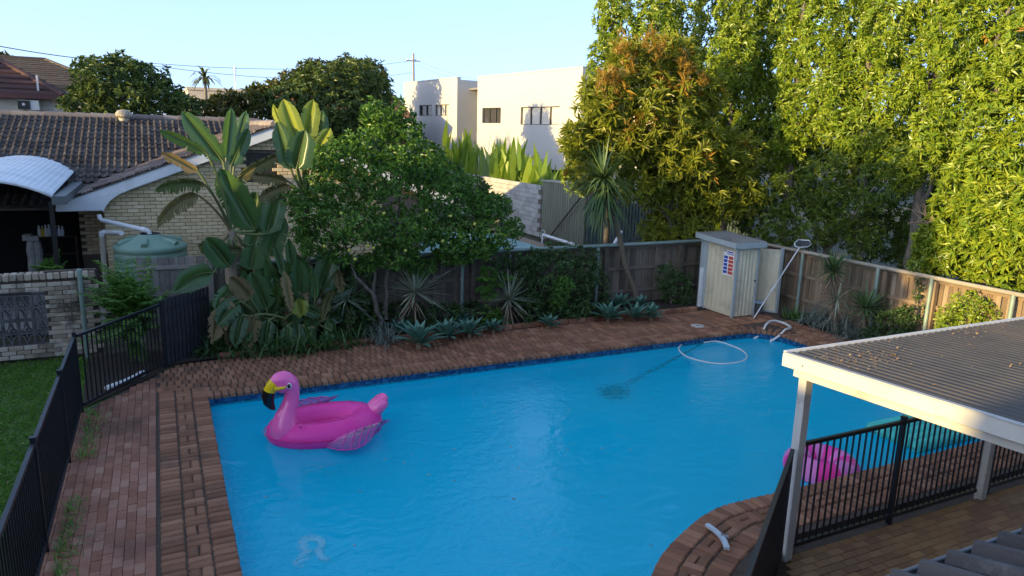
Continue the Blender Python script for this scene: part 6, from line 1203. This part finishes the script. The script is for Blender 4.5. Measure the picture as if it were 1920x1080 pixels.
# --- trees farther off
def bgtree(label, clumps, Y, base, m=L_BG, dens=16, L=.27, W=.12, name='background_tree', k=6): return tree(name, label, base, [E_(x, y, a, b_, Y=Y+.8*math.sin(i*2.0), d=.9) for i, (x, y, a, b_) in enumerate(clumps)], dens, k, L, W, m, .2, 'trees behind the neighbouring roofs', 'tree', 3, .6, fill=.3)
bgtree('round dark tree behind the tiled roof ridge', [(225, 145, 50, 38), (270, 160, 50, 36), (180, 160, 44, 40), (235, 185, 80, 34), (310, 188, 44, 28), (345, 200, 34, 22), (150, 195, 32, 26), (165, 130, 26, 20), (215, 118, 20, 12)], 31, Vector((-.5, 31, 0)), dens=30, L=.20, W=.095)
bgtree('small olive tree left of the taller paddle leaves, before the beige building', [(430, 190, 34, 18), (400, 208, 40, 18), (470, 198, 34, 26), (445, 215, 50, 16), (485, 180, 20, 16)], 34, Vector((3.2, 34, 0)), L_BG2)
bgtree('broad dark tree behind the sunlit paddle leaves', [(600, 165, 56, 40), (665, 155, 54, 42), (560, 190, 56, 34), (640, 210, 74, 46), (700, 180, 36, 44), (525, 200, 36, 26), (690, 225, 50, 40), (620, 250, 70, 34)], 34, Vector((7.6, 34, 0)), dens=27, L=.21, W=.10)
bgtree('olive topped tree standing behind the broad dark tree', [(600, 132, 40, 18), (650, 128, 36, 20), (690, 138, 34, 26), (560, 150, 36, 18), (630, 172, 60, 36), (690, 180, 40, 40)], 49, Vector((10.5, 47, 0)), L_BG2)  # lower hidden clumps added to shade the white building's left block
bgtree('tiny distant tree above the maroon roof', [(12, 118, 14, 12), (28, 126, 10, 8)], 70, Vector((-13, 70, 0)), L_BG2, 6, .6, .3)
bgtree('dark evergreen bush filling the gap behind the citrus tree', [(760, 330, 60, 40), (830, 330, 40, 26), (880, 350, 34, 22), (700, 290, 40, 40), (900, 372, 30, 20)], 20.5, Vector((7, 20.5, 0)), L_SHRUB, 24, .18, .08)
bgtree('far green tree line patch left of the white building', [(540, 165, 40, 10), (500, 172, 30, 8)], 60, Vector((10, 60, 0)), L_BG2, 5, .6, .3)
p = at(384, 146, Y=72); t = thing('palm_tree', 'small palm tree above the beige flat roofed building', 'palm tree', (p.x, 72, 0)); mb = MB(); limb(mb, (p.x, 72, 0), p, .16, .12, .01); mb.build('trunk', BARK, t)
n = 34; d = rand_dirs(n); d[:, 2] = np.abs(d[:, 2])*.9-.1; d = unit(d); V, F = straps(np.tile(np.array(p), (n, 1)), d, unit(np.cross(np.cross(d, [0, 0, 1.0]), d)+1e-4), 1.3+.6*RNG.random(n), np.full(n, .22), 1.4+RNG.random(n), 4); loc_mesh('fronds', V, F, [L_BG2], t)
# upright paddles in the yard behind
def upright_clump(label, px_list, X, base, m):
    t = thing('heliconia_clump', label, 'plant', base, 'upright paddle leaved clumps before the white building'); C = []; D = []; Ls = []
    for (x, y) in px_list:
        tp = at(x, y, X=X+random.uniform(-.6, .6)); b_ = Vector((tp.x+random.uniform(-.3, .3), tp.y+random.uniform(-.6, .6), max(.6, tp.z-random.uniform(1.5, 2.2)))); C.append(b_); D.append((tp-b_).normalized()); Ls.append((tp-b_).length)
    n = len(C); C = np.array(C); D = np.array(D); V, F = straps(C, D, unit(np.cross(np.cross(D, [0.3, 1.0, 0]), D)+.3*RNG.normal(size=(n, 3))), np.array(Ls), .20+.14*RNG.random(n), .2+1.1*RNG.random(n)**1.5, 4); loc_mesh('leaves', V, F, [m], t); return t
upright_clump('bright sunlit upright leaved clump left of the pale block wall', [(random.gauss(862, 22), random.gauss(282, 20)) for _ in range(120)]+[(874, 236), (868, 250), (850, 262)], 15.3, Vector((15.2, 33, 0)), L_HELI)
upright_clump('green upright leaved clump rising above the pale block wall', [(random.gauss(940, 22), random.gauss(296, 18)) for _ in range(130)]+[(938, 258), (972, 254), (925, 262)], 15.3, Vector((15.2, 30.5, 0)), L_HELI)
upright_clump('rightmost upright leaved clump beside the olive green shed', [(random.gauss(1000, 18), random.gauss(312, 16)) for _ in range(110)]+[(1012, 278), (978, 268)], 15.4, Vector((15.3, 28.5, 0)), L_HELI)

# --- lawn grass
n = 26000; x = -1.36-4.2*RNG.random(n)**1.3; y = 5.5+9.6*RNG.random(n); C = np.stack([x, y, np.full(n, -.02)], 1); D = rand_dirs(n); D[:, 2] = np.abs(D[:, 2])+.5; D = unit(D)
keep = ~((y > 12.0) & (x > -1.4)); C = C[keep]; D = D[keep]; n = len(C); V, F = leaves(C, D, unit(np.cross(np.cross(D, [0, 0, 1.0]), D)+1e-4), .05+.05*RNG.random(n), np.full(n, .012), .3, .1)
prop(link('grass', np_mesh('grass', V, [F], [L_GRASS])), 'short green lawn grass between the brick wall and the pool fence', None, None, 'stuff')
n = 160; C = np.stack([-1.4-3*RNG.random(n), 7+7.8*RNG.random(n), np.full(n, .03)], 1); D = rand_dirs(n); D[:, 2] *= .1; D = unit(D); V, F = leaves(C, D, np.tile([0, 0, 1.0], (n, 1)), .04+.05*RNG.random(n), np.full(n, .02), .1, .1); V2, F2 = V, F
n = 170; C2 = []
while len(C2) < n:
    p = (RNG.random()*13.5-1.1, 3.5+RNG.random()*10.6)
    if .3 < p[0] < 12.6 and 5.9 < p[1] < 12.2: continue
    if .3 < p[0] < 4 and p[1] < 12: continue
    if p[0] > 3.5 and p[1] < 5.3: continue
    C2.append((p[0], p[1], .012))
C2 = np.array(C2); D = rand_dirs(n); D[:, 2] *= .1; D = unit(D); Vb, Fb = leaves(C2, D, np.tile([0, 0, 1.0], (n, 1)), .02+.045*RNG.random(n), .010+.015*RNG.random(n), .15, .15)
nw = 46; Cw = np.stack([.8+11*RNG.random(nw), 6.6+5.2*RNG.random(nw), np.full(nw, WATER+.006)], 1); Dw = rand_dirs(nw); Dw[:, 2] *= .04; Dw = unit(Dw); Vw, Fw = leaves(Cw, Dw, np.tile([0, 0, 1.0], (nw, 1)), .03+.04*RNG.random(nw), .014+.014*RNG.random(nw), .03, .05)
prop(link('floating_leaves', np_mesh('floating_leaves', Vw, [Fw], [LITTER])), 'small leaves floating on the pool', None, None, 'stuff')
V = np.concatenate([V2, Vb]); F = np.concatenate([F2, Fb+len(V2)]); prop(link('leaf_litter', np_mesh('leaf_litter', V, [F], [LITTER])), 'fallen dry leaves on the lawn and brick deck', None, None, 'stuff')

# ================================================================== WEST SIDE: unseen houses and trees added to shade the yard from the low sun
def block_house(name, label, x0, x1, y0, y1, ez, rise):
    t = thing(name, label, 'house', ((x0+x1)/2, y0, 0)); MB().box((x0, y0, 0), (x1, y1, ez)).build('wall', STUCCO, t); mx = (x0+x1)/2
    mb = MB(); mb.prism([(x0-.4, y0-.4, ez-.12), (x1+.4, y0-.4, ez-.12), (mx, y0-.4, ez+rise)], (0, y1-y0+.8, 0)); mb.build('roof', TILE_RED, t); return t
block_house('house', 'unseen single storey red gabled house added to shade the pool and patio post', -20, -13, .1, 5.6, 3.5, 1.75)
tree('sun_blocking_tree', 'unseen dense leafy tree added to shade the right fence and pump shed', Vector((-12.5, 7.2, 0)), [((-12.5, 7.3, 5.6), (2.2, 2.2, 2.6)), ((-12.8, 10.2, 4.2), (2.0, 1.8, 1.8)), ((-12.4, 8.4, 2.6), (2.0, 3.2, 2.6)), ((-12.4, 6.8, 1.7), (1.8, 2.0, 1.9))], 26, 6, .34, .2, L_BG, .25)
block_house('two_storey_shade_house', 'unseen two storey house added to shade the far beds and back fence', -22, -14.2, 9.4, 24.0, 4.5, 1.2)
tree('sun_blocking_tree', 'unseen leafy tree added to shade the lower plants of the garden bed', Vector((-12.5, 15, 0)), [((-12.5, 13.6, 3.1), (2.0, 2.4, 1.7)), ((-12.6, 17.0, 3.6), (2.2, 2.4, 2.0)), ((-12.4, 15.0, 2.4), (2.0, 3.4, 2.0))], 12, 6, .34, .2, L_BG, .25)
block_house('two_storey_shade_house', 'unseen two storey house added to shade the near end of the patio roof', -22, -14.0, -14.0, -2.1, 5.0, 1.8)
tree('roof_shading_tree', 'unseen large leafy tree added to shade the maroon hip roof', Vector((-24, 35, 0)), [((-24, 30, 6.0), (3.4, 4.5, 3.6)), ((-24.5, 37, 6.4), (3.4, 4.5, 3.6)), ((-24, 33, 3), (3, 6, 3))], 6, 6, .5, .3, L_BG, .3)  # tree added out of view to keep sun off the maroon roof
